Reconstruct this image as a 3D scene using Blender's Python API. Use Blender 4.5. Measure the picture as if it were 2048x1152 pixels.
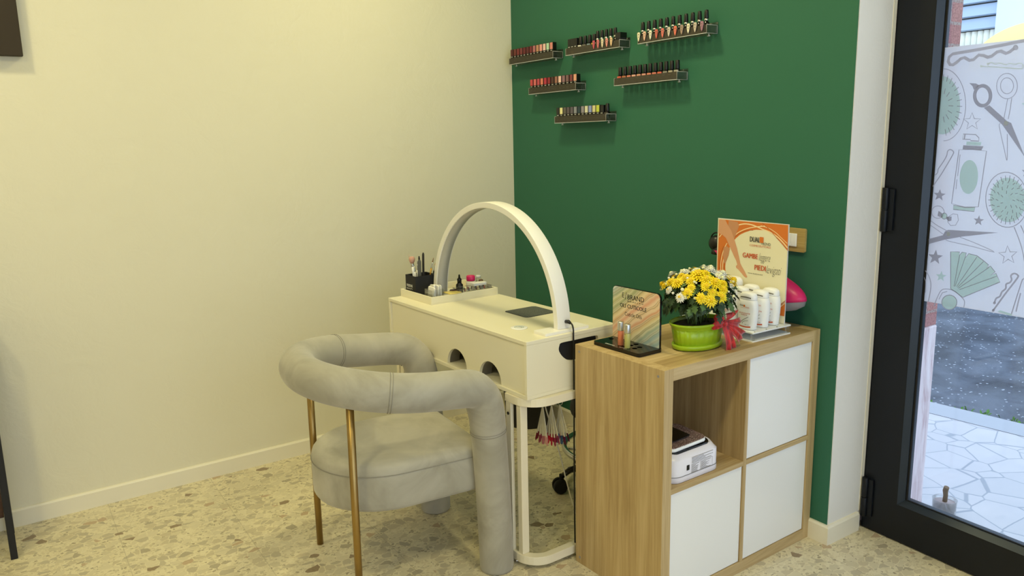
import bpy, bmesh, math, random
from mathutils import Vector, Matrix
from mathutils.geometry import tessellate_polygon
PI = math.pi
S = bpy.context.scene
COL = S.collection
for o in list(bpy.data.objects): bpy.data.objects.remove(o)
random.seed(11)

# ------------------------------------------------------------------ camera
cam_data = bpy.data.cameras.new('camera')
cam = bpy.data.objects.new('camera', cam_data); COL.objects.link(cam)
yaw, pitch, roll = 0.98554901, -0.18906358, -0.01943542
fwd = Vector((-math.sin(yaw)*math.cos(pitch), math.cos(yaw)*math.cos(pitch), math.sin(pitch)))
r0 = Vector((math.cos(yaw), math.sin(yaw), 0)); u0 = r0.cross(fwd)
rt = r0*math.cos(roll)+u0*math.sin(roll); up = -r0*math.sin(roll)+u0*math.cos(roll)
mat = Matrix((rt, up, -fwd)).transposed().to_4x4()
mat.translation = Vector((3.4451679, -2.3085653, 1.4269069))
cam.matrix_world = mat
cam_data.sensor_width = 36; cam_data.lens = 1550.24/2048*36
cam_data.clip_start = 0.02; cam_data.clip_end = 200
S.camera = cam
# ------------------------------------------------------------------ exposure
S.view_settings.view_transform = 'Standard'; S.view_settings.look = 'None'
S.view_settings.gamma = 1; S.view_settings.use_curve_mapping = False
S.view_settings.exposure = 0.0
# ------------------------------------------------------------------ sky
W = bpy.data.worlds.new('sky'); S.world = W; W.use_nodes = True
bgn = W.node_tree.nodes['Background']
bgn.inputs[0].default_value = (0.80, 0.875, 1.0, 1); bgn.inputs[1].default_value = 2.7
# ------------------------------------------------------------------ ceiling lights (their bodies are built with the room)
LAMPS = [(1.0, -0.85, 15.5), (0.85, -2.75, 14), (2.75, -1.1, 15), (2.75, -3.2, 22)]
CEIL = 2.90
WARM = (1.0, 0.895, 0.46)
for i, (x, y, p) in enumerate(LAMPS):
    ld = bpy.data.lights.new('ceiling_light', 'AREA'); ld.shape = 'DISK'; ld.size = 0.20
    ld.energy = p; ld.color = WARM
    lo = bpy.data.objects.new('ceiling_light', ld); lo.location = (x, y, CEIL-0.075); COL.objects.link(lo)

# ------------------------------------------------------------------ materials
def lin(h):
    if isinstance(h, str):
        h = h.lstrip('#'); c = [int(h[i:i+2], 16)/255 for i in (0, 2, 4)]
    else: c = h
    return tuple((v/12.92 if v <= 0.04045 else ((v+0.055)/1.055)**2.4) for v in c)+(1,)
MATS = {}
def mat_(name, col='#808080', rough=0.5, metal=0.0, spec=0.5, **k):
    if name in MATS: return MATS[name]
    m = bpy.data.materials.new(name); m.use_nodes = True; b = m.node_tree.nodes['Principled BSDF']
    b.inputs['Base Color'].default_value = lin(col); b.inputs['Roughness'].default_value = rough
    b.inputs['Metallic'].default_value = metal; b.inputs['Specular IOR Level'].default_value = spec
    for kk, v in k.items():
        b.inputs[kk.replace('_', ' ')].default_value = v
    MATS[name] = m; return m
class N:
    def __init__(s, m): s.m = m; s.t = m.node_tree; s.b = s.t.nodes.get('Principled BSDF')
    def n(s, ty, **k):
        d = s.t.nodes.new(ty)
        for kk, v in k.items(): setattr(d, kk, v)
        return d
    def l(s, a, b): s.t.links.new(a, b)
    def coord(s, scale=(1,1,1), out='Object', rot=(0,0,0)):
        c = s.n('ShaderNodeTexCoord'); mp = s.n('ShaderNodeMapping'); mp.inputs['Scale'].default_value = scale; mp.inputs['Rotation'].default_value = rot
        s.l(c.outputs[out], mp.inputs[0]); return mp.outputs[0]
    def noise(s, vec, scale, detail=4, rough=.55, dist=0):
        d = s.n('ShaderNodeTexNoise'); d.inputs['Scale'].default_value = scale; d.inputs['Detail'].default_value = detail
        d.inputs['Roughness'].default_value = rough; d.inputs['Distortion'].default_value = dist
        if vec: s.l(vec, d.inputs['Vector'])
        return d.outputs
    def ramp(s, fac, stops, interp='LINEAR'):
        r = s.n('ShaderNodeValToRGB'); r.color_ramp.interpolation = interp; e = r.color_ramp.elements
        while len(e) < len(stops): e.new(0.5)
        for i, (p, c) in enumerate(stops): e[i].position = p; e[i].color = lin(c) if isinstance(c, (str, tuple)) else (c, c, c, 1)
        s.l(fac, r.inputs[0]); return r.outputs[0]
    def mix(s, fac, a, b, mode='MIX'):
        d = s.n('ShaderNodeMix', data_type='RGBA', blend_type=mode)
        for i, v in ((0, fac), (6, a), (7, b)):
            if isinstance(v, (int, float)): d.inputs[i].default_value = v
            elif isinstance(v, (str, tuple)): d.inputs[i].default_value = lin(v)
            else: s.l(v, d.inputs[i])
        return d.outputs[2]
    def math(s, op, a, b=0.0):
        d = s.n('ShaderNodeMath', operation=op)
        for i, v in ((0, a), (1, b)):
            if isinstance(v, (int, float)): d.inputs[i].default_value = v
            else: s.l(v, d.inputs[i])
        return d.outputs[0]
    def bump(s, h, strength=.2, dist=.002):
        d = s.n('ShaderNodeBump'); d.inputs['Strength'].default_value = strength; d.inputs['Distance'].default_value = dist
        s.l(h, d.inputs['Height']); s.l(d.outputs[0], s.b.inputs['Normal'])
def clearmat(name, tint, gloss=0.08, rough=0.05, white=0.0):
    m = bpy.data.materials.new(name); m.use_nodes = True; x = N(m); t = x.t
    t.nodes.remove(x.b); out = t.nodes['Material Output']
    tr = x.n('ShaderNodeBsdfTransparent'); tr.inputs[0].default_value = tuple(tint)+(1,)
    gl = x.n('ShaderNodeBsdfGlossy'); gl.inputs['Roughness'].default_value = rough
    fr = x.n('ShaderNodeFresnel'); fr.inputs[0].default_value = 1.45
    f = x.math('MULTIPLY', fr.outputs[0], gloss*10)
    mx = x.n('ShaderNodeMixShader'); x.l(f, mx.inputs[0]); x.l(tr.outputs[0], mx.inputs[1]); x.l(gl.outputs[0], mx.inputs[2])
    o = mx.outputs[0]
    if white:
        df = x.n('ShaderNodeBsdfDiffuse'); m2 = x.n('ShaderNodeMixShader'); m2.inputs[0].default_value = white
        x.l(o, m2.inputs[1]); x.l(df.outputs[0], m2.inputs[2]); o = m2.outputs[0]
    x.l(o, out.inputs[0]); MATS[name] = m; return m

def plaster(name, col, bstr=.45):
    m = mat_(name, col, .82, 0, .25); x = N(m); v = x.coord()
    n1 = x.noise(v, 3.0, 5); n2 = x.noise(v, 60, 3)
    x.l(x.mix(x.math('MULTIPLY', n1[0], .10), col, tuple(c*.86 for c in [int(col[i:i+2],16)/255 for i in (1,3,5)])), x.b.inputs['Base Color'])
    n3 = x.noise(v, 7, 6, .6, 1.2)
    h = x.math('ADD', x.math('MULTIPLY', n3[0], 1.6), x.math('MULTIPLY', n2[0], .25))
    x.bump(h, bstr, .004); return m
plaster('cream_plaster', '#E6E0C9'); plaster('white_plaster', '#E9E6DF'); plaster('ceiling_paint', '#EFEDE6')
plaster('green_paint', '#346C55', .12)
MATS['green_paint'].node_tree.nodes['Principled BSDF'].inputs['Roughness'].default_value = .6

# terrazzo
m = mat_('terrazzo', '#B8AE94', .32, 0, .45); x = N(m); v = x.coord()
nz = x.noise(v, 22, 3); 
vv = x.n('ShaderNodeVectorMath', operation='MULTIPLY_ADD'); x.l(nz[1], vv.inputs[0]); vv.inputs[1].default_value = (.018,.018,0); x.l(v, vv.inputs[2])
def voro(x, vec, scale, feat='F1', rnd=1.0):
    d = x.n('ShaderNodeTexVoronoi', feature=feat, voronoi_dimensions='3D'); d.inputs['Scale'].default_value = scale
    d.inputs['Randomness'].default_value = rnd; x.l(vec, d.inputs['Vector']); return d.outputs
flat = x.n('ShaderNodeVectorMath', operation='MULTIPLY'); x.l(vv.outputs[0], flat.inputs[0]); flat.inputs[1].default_value = (1, .8, 0)
vf = flat.outputs[0]
c1 = voro(x, vf, 36); e1 = voro(x, vf, 36, 'DISTANCE_TO_EDGE')
c2 = voro(x, vf, 105); e2 = voro(x, vf, 105, 'DISTANCE_TO_EDGE')
sep = x.n('ShaderNodeSeparateColor'); x.l(c1['Color'], sep.inputs[0])
sep2 = x.n('ShaderNodeSeparateColor'); x.l(c2['Color'], sep2.inputs[0])
chip = x.ramp(sep.outputs[0], [(0, '#B3A88E'), (.12, '#C9BE9F'), (.28, '#D2C7A8'), (.42, '#B8AD92'), (.52, '#D4C9AA'), (.66, '#C3B697'), (.80, '#A39880'), (.86, '#D0C5A6'), (.945, '#B59A7A'), (.98, '#7D6548')], 'CONSTANT')
small = x.ramp(sep2.outputs[0], [(0, '#D6CAA8'), (.3, '#CBBE9C'), (.5, '#DDD2B2'), (.78, '#B8AC8C'), (.93, '#988B6E')], 'CONSTANT')
cem = x.mix(x.ramp(e2['Distance'], [(.03, 0.0), (.09, 1.0)]), '#E2D8B8', small)
keep = x.ramp(sep.outputs[1], [(0, 0.0), (.45, 1.0)], 'CONSTANT')
edge = x.ramp(e1['Distance'], [(.035, 0.0), (.06, 1.0)])
big = x.math('MULTIPLY', keep, edge)
veins = x.noise(v, 120, 4)
col = x.mix(big, cem, chip)
col = x.mix(x.math('MULTIPLY', veins[0], .25), col, '#E6DCC0')
# faint tile joints
sx = x.n('ShaderNodeSeparateXYZ'); x.l(x.coord(), sx.inputs[0])
def joint(o):
    f = x.math('FRACT', x.math('MULTIPLY', x.math('ADD', o, 10.07), 2.5)); return x.math('LESS_THAN', f, .006)
jn = x.math('MAXIMUM', joint(sx.outputs[0]), joint(sx.outputs[1]))
col = x.mix(x.math('MULTIPLY', jn, .35), col, '#8C8268')
x.l(col, x.b.inputs['Base Color'])

def wood(name, cols, axis=2, scale=1.0, rough=.5):
    m = mat_(name, cols[1], rough, 0, .35); x = N(m)
    st = [26, 26, 26]; st[axis] = 1.1
    v = x.coord(tuple(a*scale for a in st)); n1 = x.noise(v, 1.0, 6, .62, 1.1)
    st2 = [150, 150, 150]; st2[axis] = 5; n2 = x.noise(x.coord(tuple(a*scale for a in st2)), 1.0, 4, .6, .5)
    # board bands across the grain
    s3 = x.n('ShaderNodeSeparateXYZ'); x.l(x.coord(), s3.inputs[0])
    oth = s3.outputs[1] if axis != 1 else s3.outputs[0]
    wn = x.n('ShaderNodeTexWhiteNoise', noise_dimensions='1D'); x.l(x.math('FLOOR', x.math('MULTIPLY', oth, 13.0)), wn.inputs['W'])
    f = x.math('ADD', x.math('MULTIPLY', n1[0], .62), x.math('ADD', x.math('MULTIPLY', n2[0], .30), x.math('MULTIPLY', wn.outputs[0], .17)))
    x.l(x.ramp(f, [(.30, cols[0]), (.50, cols[1]), (.68, cols[2])]), x.b.inputs['Base Color'])
    x.bump(n2[0], .12, .001); return m
OAK = ('#94794C', '#B69B6C', '#CDB486')
wood('oak_upright', OAK, 2); wood('oak_deep', OAK, 1); wood('oak_across', OAK, 0)
wood('plate_oak', ('#9A8048', '#B59A5E', '#C9AF74'), 0, 1.6)
wood('walnut', ('#2E1D12', '#4A3020', '#5E3F2A'), 1)
# velvet
m = mat_('grey_velvet', '#ABA79F', .9, 0, .2, Sheen_Weight=.35, Sheen_Roughness=.45); x = N(m); v = x.coord()
n1 = x.noise(v, 5, 4, .6, .8); n2 = x.noise(v, 700, 2)
x.l(x.ramp(n1[0], [(.3, '#9A9585'), (.50, '#ACA798'), (.7, '#BAB5A6')]), x.b.inputs['Base Color']); x.bump(n2[0], .15, .001)
mat_('piping', '#8F8B80', .85)
mat_('brass', '#A98C56', .38, 1.0)
mat_('desk_lacquer', '#EDE6CB', .33, 0, .5); mat_('desk_frame', '#EBE2C8', .4)
mat_('desk_inner', '#6E685A', .6)
mat_('white_lamp', '#F3F0E8', .4); mat_('diffuser', '#B9B6AE', .5)
mat_('white_laminate', '#F0EEE9', .3); mat_('skirting', '#ECE5D0', .4)
mat_('black_plastic', '#0C0C0D', .35); mat_('black_gloss', '#070708', .15); mat_('black_matte', '#15151A', .7)
mat_('dark_rubber', '#0A0A0A', .8); mat_('chrome', '#C8C8C8', .12, 1.0); mat_('silver', '#D0D0CC', .28, 1.0); mat_('gold', '#C79A45', .3, 1.0)
mat_('door_black', '#070D17', .45, 0, .35); mat_('door_bead', '#262F39', .35, .3)
mat_('magenta', '#D21E66', .35); mat_('magenta_dark', '#A81F48', .4); mat_('grey_plastic', '#8E8B90', .5)
mat_('white_plastic', '#F1F1F0', .3); mat_('off_white', '#E9E4D6', .5); mat_('paper', '#F2EFE6', .7); mat_('yellow_paper', '#E7D27A', .7)
mat_('lime_plastic', '#9CBB1C', .32); mat_('red_ribbon', '#C40F16', .45, 0, .4, Sheen_Weight=.4)
mat_('soil', '#2A1F17', .95); mat_('canvas_dark', '#33291D', .8); mat_('lavender_plastic', '#E9E4EA', .28)
mat_('poster_cream', '#EDE6C6', .35); mat_('orange', '#D9762C', .4); mat_('rust', '#B4561C', .4); mat_('cream', '#F8DFAE', .4)
mat_('skin', '#D9A07A', .5); mat_('skin2', '#C98F68', .5); mat_('grey', '#4A4844', .5); mat_('print_orange', '#C9562A', .5)
mat_('print_black', '#141210', .5); mat_('print_white', '#EDEDE8', .5); mat_('label_grey', '#6F6A60', .5)
mat_('peach_oil', '#D98058', .15, 0, .5); mat_('green_oil', '#B9B56A', .15, 0, .5)
mat_('weed', '#4F8A2C', .7); mat_('stick_wood', '#6B5A48', .8)
mat_('facade_pale', '#CFDCEC', .8); mat_('louvre', '#9DB4CC', .5); mat_('louvre_dark', '#5B6E86', .6); mat_('yellow_cloth', '#F2DC8A', .7); mat_('curtain', '#E2E6DC', .8)
mat_('kerb_concrete', '#A3ACB6', .8)
for n_, c_ in (('leaf', '#2C4426'), ('leaf_light', '#4B6A35'), ('stem_green', '#556B35')): mat_(n_, c_, .6)
m = mat_('petal_yellow', '#FBE11A', .55); mat_('petal_gold', '#E8C01C', .55); mat_('petal_white', '#F4F3EA', .55); mat_('bud', '#E9E8B8', .6)
clearmat('acrylic', (.88, .90, .87), .06, .04, .02); clearmat('acrylic_smoke', (.42, .37, .27), .05, .06, .04)
clearmat('acrylic_clear', (.96, .97, .97), .06, .03, .03); clearmat('window_glass', (.93, .97, 1.0), .07, .01)
clearmat('acrylic_edge', (.85, .9, .9), .1, .2, .75)
# frosted film: lets part of the view through, scatters the rest
m = bpy.data.materials.new('frosted_film'); m.use_nodes = True; x = N(m); x.t.nodes.remove(x.b)
tr = x.n('ShaderNodeBsdfTransparent'); tr.inputs[0].default_value = (.95, .95, .95, 1)
tl = x.n('ShaderNodeBsdfTranslucent'); tl.inputs[0].default_value = (.97, .95, .96, 1)
df = x.n('ShaderNodeBsdfDiffuse'); df.inputs[0].default_value = (.85, .84, .84, 1)
m1 = x.n('ShaderNodeMixShader'); m1.inputs[0].default_value = .06; x.l(tl.outputs[0], m1.inputs[1]); x.l(df.outputs[0], m1.inputs[2])
m2 = x.n('ShaderNodeMixShader'); m2.inputs[0].default_value = .80; x.l(tr.outputs[0], m2.inputs[1]); x.l(m1.outputs[0], m2.inputs[2])
x.l(m2.outputs[0], x.t.nodes['Material Output'].inputs[0]); MATS['frosted_film'] = m
def filmink(name, col):
    m = bpy.data.materials.new(name); m.use_nodes = True; x = N(m); x.t.nodes.remove(x.b)
    tl = x.n('ShaderNodeBsdfTranslucent'); tl.inputs[0].default_value = lin(col); df = x.n('ShaderNodeBsdfDiffuse'); df.inputs[0].default_value = lin(col)
    m1 = x.n('ShaderNodeMixShader'); m1.inputs[0].default_value = .15; x.l(tl.outputs[0], m1.inputs[1]); x.l(df.outputs[0], m1.inputs[2])
    x.l(m1.outputs[0], x.t.nodes['Material Output'].inputs[0]); MATS[name] = m
filmink('ink_g', '#BDBABF'); filmink('ink_d', '#B4B2B8'); filmink('ink_h', '#CBC7C8'); filmink('ink_m', '#CDE2D8'); filmink('ink_p', '#E2E7DE')
# mottled dark glitter panel, brick, marble, asphalt, paving, oil-card print
m = mat_('grille_grey', '#5E605E', .5); x = N(m); v = x.coord((1,1,1)); c = voro(x, v, 260)
x.l(x.ramp(c['Distance'], [(.18, '#8E918E'), (.3, '#525553')]), x.b.inputs['Base Color'])
m = mat_('rose_glitter', '#B99C98', .3, .5); x = N(m); c = voro(x, x.coord(), 420); sp = x.n('ShaderNodeSeparateColor'); x.l(c['Color'], sp.inputs[0])
x.l(x.ramp(sp.outputs[0], [(0, '#7D6460'), (.4, '#A98C88'), (.8, '#D6BDB4'), (.95, '#F6ECE0')], 'CONSTANT'), x.b.inputs['Base Color'])
m = mat_('brick', '#B5797A', .85); x = N(m); sp = x.n('ShaderNodeSeparateXYZ'); x.l(x.coord(), sp.inputs[0])
cb = x.n('ShaderNodeCombineXYZ'); x.l(x.math('ADD', sp.outputs[0], sp.outputs[1]), cb.inputs[0]); x.l(sp.outputs[2], cb.inputs[1])
bt = x.n('ShaderNodeTexBrick'); x.l(cb.outputs[0], bt.inputs['Vector']); bt.inputs['Scale'].default_value = 1.0
bt.inputs['Brick Width'].default_value = .25; bt.inputs['Row Height'].default_value = .068; bt.inputs['Mortar Size'].default_value = .005
bt.inputs['Color1'].default_value = lin('#B07C7C'); bt.inputs['Color2'].default_value = lin('#C08E88'); bt.inputs['Mortar'].default_value = lin('#A9A29E')
nb = x.noise(x.coord(), 160, 4, .7)
x.l(x.mix(x.ramp(nb[0], [(.45, 0.0), (.62, 1.0)]), bt.outputs[0], '#8E6264'), x.b.inputs['Base Color']); x.bump(bt.outputs['Fac'], -.6, .004)
m = mat_('pink_stone', '#DCCFD2', .6); x = N(m); n1 = x.noise(x.coord((30, 30, 4)), 1, 6, .65, .8)
x.l(x.ramp(n1[0], [(.35, '#BFA7AE'), (.5, '#DDD1D6'), (.7, '#ECE5EA')]), x.b.inputs['Base Color'])
m = mat_('asphalt', '#4A5563', .95); x = N(m); v = x.coord(); n1 = x.noise(v, 2.2, 5, .6, .6); n2 = x.noise(v, 90, 4, .75); c = voro(x, v, 45); sp = x.n('ShaderNodeSeparateColor'); x.l(c['Color'], sp.inputs[0])
b0 = x.mix(x.ramp(n1[0], [(.38, 0.0), (.62, 1.0)]), '#39424E', '#6C7888'); b1 = x.mix(x.math('MULTIPLY', n2[0], .7), b0, '#39424E')
b2 = x.mix(x.math('MULTIPLY', x.math('GREATER_THAN', sp.outputs[0], .84), x.math('LESS_THAN', c['Distance'], .28)), b1, '#AEBAC8')
x.l(b2, x.b.inputs['Base Color']); x.bump(n2[0], .6, .01)
m = mat_('crazy_paving', '#DDE2E8', .5); x = N(m); v = x.coord((1, 1, 0)); nz = x.noise(v, 5, 3)
va = x.n('ShaderNodeVectorMath', operation='MULTIPLY_ADD'); x.l(nz[1], va.inputs[0]); va.inputs[1].default_value = (.02,.02,0); x.l(v, va.inputs[2])
e = voro(x, va.outputs[0], 6.6, 'DISTANCE_TO_EDGE'); c = voro(x, va.outputs[0], 6.6); sp = x.n('ShaderNodeSeparateColor'); x.l(c['Color'], sp.inputs[0])
n1 = x.noise(x.coord(), 9, 5)
st = x.mix(n1[0], x.ramp(sp.outputs[0], [(0, '#BABEC4'), (.5, '#C8CACE'), (1, '#C0C2C8')]), '#B2B8C0')
x.l(x.mix(x.ramp(e['Distance'], [(.012, 0.0), (.022, 1.0)]), '#929CA8', st), x.b.inputs['Base Color'])
m = mat_('marbled_card', '#D9C79A', .35); x = N(m); v = x.coord((1,1,1)); sp = x.n('ShaderNodeSeparateXYZ'); x.l(v, sp.inputs[0])
nn = x.noise(v, 7, 3, .5, .4)
dg = x.math('ADD', x.math('SUBTRACT', x.math('MULTIPLY', sp.outputs[0], .75), x.math('MULTIPLY', sp.outputs[2], 1.0)), x.math('MULTIPLY', nn[0], .05))
q = x.math('MULTIPLY', x.math('ADD', dg, .17), 3.3)
basec = x.ramp(q, [(.0, '#7F7286'), (.10, '#C8CFC8'), (.16, '#8FA08A'), (.26, '#BDBB86'), (.36, '#A3A77C'), (.44, '#E0C48E'), (.56, '#E3A98A'), (.64, '#E8C9A0'), (.72, '#D9A07C'), (.80, '#D8C690'), (.90, '#A9B59A'), (1.0, '#9FB6B4')])
st = x.n('ShaderNodeTexWave', wave_type='BANDS', bands_direction='X'); cm = x.n('ShaderNodeCombineXYZ'); x.l(dg, cm.inputs[0]); x.l(cm.outputs[0], st.inputs['Vector']); st.inputs['Scale'].default_value = 14; st.inputs['Distortion'].default_value = 5
k1 = x.mix(x.math('MULTIPLY', st.outputs['Fac'], .40), basec, '#F6EBCB')
s2 = x.n('ShaderNodeTexWave', wave_type='BANDS', bands_direction='X'); x.l(cm.outputs[0], s2.inputs['Vector']); s2.inputs['Scale'].default_value = 9; s2.inputs['Distortion'].default_value = 9; s2.inputs['Detail'].default_value = 3
x.l(x.mix(x.ramp(s2.outputs['Fac'], [(.80, 0.0), (.93, .55), (1.0, 0.0)]), k1, '#7C7450'), x.b.inputs['Base Color'])
# ------------------------------------------------------------------ mesh helpers
class MB:
    def __init__(s): s.v = []; s.f = []; s.mi = []; s.sm = []; s.cm = 0; s.M = Matrix.Identity(4); s.smooth = False
    def add(s, vs, fs, smooth=None):
        o = len(s.v); s.v += [tuple(s.M @ Vector(p)) for p in vs]
        for f in fs:
            s.f.append([i+o for i in f]); s.mi.append(s.cm); s.sm.append(s.smooth if smooth is None else smooth)
        return s
    def box(s, x0, x1, y0, y1, z0, z1):
        v = [(x0,y0,z0),(x1,y0,z0),(x1,y1,z0),(x0,y1,z0),(x0,y0,z1),(x1,y0,z1),(x1,y1,z1),(x0,y1,z1)]
        return s.add(v, [(0,3,2,1),(4,5,6,7),(0,1,5,4),(1,2,6,5),(2,3,7,6),(3,0,4,7)])
    def prism(s, pts, z0, z1, holes=(), axis='z', smooth_side=False):
        """pts in 2D, extruded along axis"""
        def P(a, b, h):
            return (a, b, h) if axis == 'z' else ((a, h, b) if axis == 'y' else (h, a, b))
        loops = [list(pts)]+[list(h) for h in holes]
        flat = [p for L in loops for p in L]; n = len(flat)
        tris = tessellate_polygon([[Vector((a, b, 0)) for a, b in L] for L in loops])
        v = [P(a, b, z0) for a, b in flat]+[P(a, b, z1) for a, b in flat]
        f = [tuple(t) for t in tris]+[tuple(i+n for i in reversed(t)) for t in tris]
        s.add(v, f, False)
        o = 0; fs = []
        for L in loops:
            k = len(L)
            for i in range(k): j = (i+1) % k; fs.append((o+i, o+j, o+j+n, o+i+n))
            o += k
        s.add(v, fs, smooth_side); return s
    def cyl(s, p0, p1, r0, r1=None, n=20, caps=True, smooth=True):
        r1 = r0 if r1 is None else r1; p0 = Vector(p0); p1 = Vector(p1); d = (p1-p0).normalized()
        a = d.orthogonal().normalized(); b = d.cross(a)
        v = []
        for p, r in ((p0, r0), (p1, r1)):
            for i in range(n): t = 2*PI*i/n; v.append(p+(a*math.cos(t)+b*math.sin(t))*r)
        f = [(i, (i+1) % n, n+(i+1) % n, n+i) for i in range(n)]
        s.add(v, f, smooth)
        if caps: s.add(v, [tuple(reversed(range(n))), tuple(range(n, 2*n))], False)
        return s
    def lathe(s, prof, c=(0,0,0), n=28, sx=1, sy=1, smooth=True, flute=0, nf=0):
        v = []; f = []
        for r, z in prof:
            for i in range(n):
                t = 2*PI*i/n; q = r*(1+flute*math.cos(nf*t)) if nf else r
                v.append((c[0]+q*math.cos(t)*sx, c[1]+q*math.sin(t)*sy, c[2]+z))
        for k in range(len(prof)-1):
            for i in range(n): j = (i+1) % n; f.append((k*n+i, k*n+j, (k+1)*n+j, (k+1)*n+i))
        s.add(v, f, smooth)
        if prof[0][0] > 1e-6: s.add(v[:n], [tuple(reversed(range(n)))], False)
        if prof[-1][0] > 1e-6: s.add(v[-n:], [tuple(range(n))], False)
        return s
    def tube(s, path, r, n=12, caps=True, closed=False, flat=1.0):
        P = [Vector(p) for p in path]; k = len(P); rs = r if isinstance(r, (list, tuple)) else [r]*k
        T = []
        for i in range(k):
            a = P[(i-1) % k] if (closed or i > 0) else P[i]; b = P[(i+1) % k] if (closed or i < k-1) else P[i]
            T.append((b-a).normalized())
        nrm = T[0].orthogonal().normalized(); v = []
        for i in range(k):
            nrm = (nrm-T[i]*nrm.dot(T[i])).normalized(); bn = T[i].cross(nrm)
            for j in range(n): t = 2*PI*j/n; v.append(P[i]+(nrm*math.cos(t)+bn*math.sin(t)*flat)*rs[i])
        f = []
        for i in range(k if closed else k-1):
            a = i*n; b = ((i+1) % k)*n
            for j in range(n): q = (j+1) % n; f.append((a+j, a+q, b+q, b+j))
        s.add(v, f, True)
        if caps and not closed: s.add(v, [tuple(reversed(range(n))), tuple(range((k-1)*n, k*n))], False)
        return s
    def sphere(s, c, r, n=14, m=9, sz=1, sx=1, sy=1):
        v = []; f = []
        for i in range(m+1):
            a = PI*i/m
            for j in range(n): t = 2*PI*j/n; v.append((c[0]+r*sx*math.sin(a)*math.cos(t), c[1]+r*sy*math.sin(a)*math.sin(t), c[2]+r*sz*math.cos(a)))
        for i in range(m):
            for j in range(n): q = (j+1) % n; f.append((i*n+j, (i+1)*n+j, (i+1)*n+q, i*n+q))
        return s.add(v, f, True)
    def mesh(s, name, mats):
        me = bpy.data.meshes.new(name); me.from_pydata([tuple(p) for p in s.v], [], s.f)
        for m in (mats if isinstance(mats, (list, tuple)) else [mats]): me.materials.append(MATS[m] if isinstance(m, str) else m)
        for p, i, k in zip(me.polygons, s.mi, s.sm): p.material_index = i; p.use_smooth = k
        bm = bmesh.new(); bm.from_mesh(me); bmesh.ops.remove_doubles(bm, verts=bm.verts, dist=1e-6)
        bmesh.ops.recalc_face_normals(bm, faces=bm.faces); bm.to_mesh(me); bm.free(); me.update(); return me
    def build(s, name, mats, parent=None, bevel=0, loc=None, seg=2, nv=True):
        o = bpy.data.objects.new(name, s.mesh(name, mats)); COL.objects.link(o)
        if parent: o.parent = parent
        if loc: o.location = loc
        if bevel:
            b = o.modifiers.new('bevel', 'BEVEL'); b.width = bevel; b.segments = seg; b.limit_method = 'ANGLE'; b.angle_limit = math.radians(40); b.harden_normals = False
        return o
def thing(name, label, cat, loc=(0,0,0), rz=0, group=None):
    o = bpy.data.objects.new(name, None); COL.objects.link(o); o.location = loc; o.rotation_euler = (0,0,rz); o.empty_display_size = .05
    o['label'] = label; o['category'] = cat
    if group: o['group'] = group
    return o
def tag(o, label, cat, group=None):
    o['label'] = label; o['category'] = cat
    if group: o['group'] = group
    return o
def struct(o): o['kind'] = 'structure'; return o
def box(name, dims, m, parent=None, bevel=0): return MB().box(*dims).build(name, m, parent, bevel)
def rrect(x0, x1, y0, y1, r, n=6, corners=(1,1,1,1)):
    pts = []
    for (cx, cy, a, k) in ((x1-r, y1-r, 0, 0), (x0+r, y1-r, 90, 1), (x0+r, y0+r, 180, 2), (x1-r, y0+r, 270, 3)):
        if corners[k]:
            for i in range(n+1): t = math.radians(a+90*i/n); pts.append((cx+r*math.cos(t), cy+r*math.sin(t)))
        else:
            sx = 1 if a in (0, 270) else -1; sy = 1 if a in (0, 90) else -1; pts.append((cx+r*sx, cy+r*sy))
    return pts
def circ(cx, cy, r, n=24, a0=0, a1=360, ry=None):
    ry = ry or r
    return [(cx+r*math.cos(math.radians(a0+(a1-a0)*i/n)), cy+ry*math.sin(math.radians(a0+(a1-a0)*i/n))) for i in range(n+(0 if a1-a0 == 360 else 1))]
def catmull(pts, n=6, closed=False):
    P = [Vector(p) for p in pts]; k = len(P); out = []
    for i in range(k if closed else k-1):
        g = lambda j: P[j % k] if closed else P[max(0, min(k-1, j))]
        a, b, c, d = g(i-1), g(i), g(i+1), g(i+2)
        for t in range(n):
            u = t/n; out.append(.5*((2*b)+(c-a)*u+(2*a-5*b+4*c-d)*u*u+(3*b-a-3*c+d)*u**3))
    if not closed: out.append(P[-1])
    return out
def text_mesh(body, size=1.0, shear=0.0, depth=0.0, bold=0.0):
    c = bpy.data.curves.new('lettering', 'FONT'); c.body = body; c.size = size; c.shear = shear; c.extrude = depth; c.offset = bold
    c.resolution_u = 2; o = bpy.data.objects.new('lettering', c); COL.objects.link(o)
    bpy.context.view_layer.update()
    me = bpy.data.meshes.new_from_object(o.evaluated_get(bpy.context.evaluated_depsgraph_get()))
    bpy.data.objects.remove(o); bpy.data.curves.remove(c)
    vs = [tuple(v.co) for v in me.vertices]; fs = [tuple(p.vertices) for p in me.polygons]; bpy.data.meshes.remove(me)
    return vs, fs
TC = {}
def add_text(mb, body, x0, x1, y0, y1, M, shear=0.0, bold=0.0, heavy=0.0):
    """lettering stretched to the rectangle, in a local 2D frame taken to 3D by M"""
    key = (body, shear, bold)
    if key not in TC: TC[key] = text_mesh(body, 1.0, shear, 0, bold)
    vs, fs = TC[key]
    if not vs: return
    ax, bx = min(v[0] for v in vs), max(v[0] for v in vs); ay, by = min(v[1] for v in vs), max(v[1] for v in vs)
    pv = [tuple(M @ Vector((x0+(v[0]-ax)/(bx-ax)*(x1-x0), y0+(v[1]-ay)/(by-ay)*(y1-y0), 0))) for v in vs]
    mb.add(pv, fs, False)
    for q in range(1, 4 if heavy else 0):
        off = M.to_3x3() @ Vector((heavy*q/3, 0, .00002*q)); mb.add([tuple(Vector(p)+off) for p in pv], fs, False)
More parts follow.
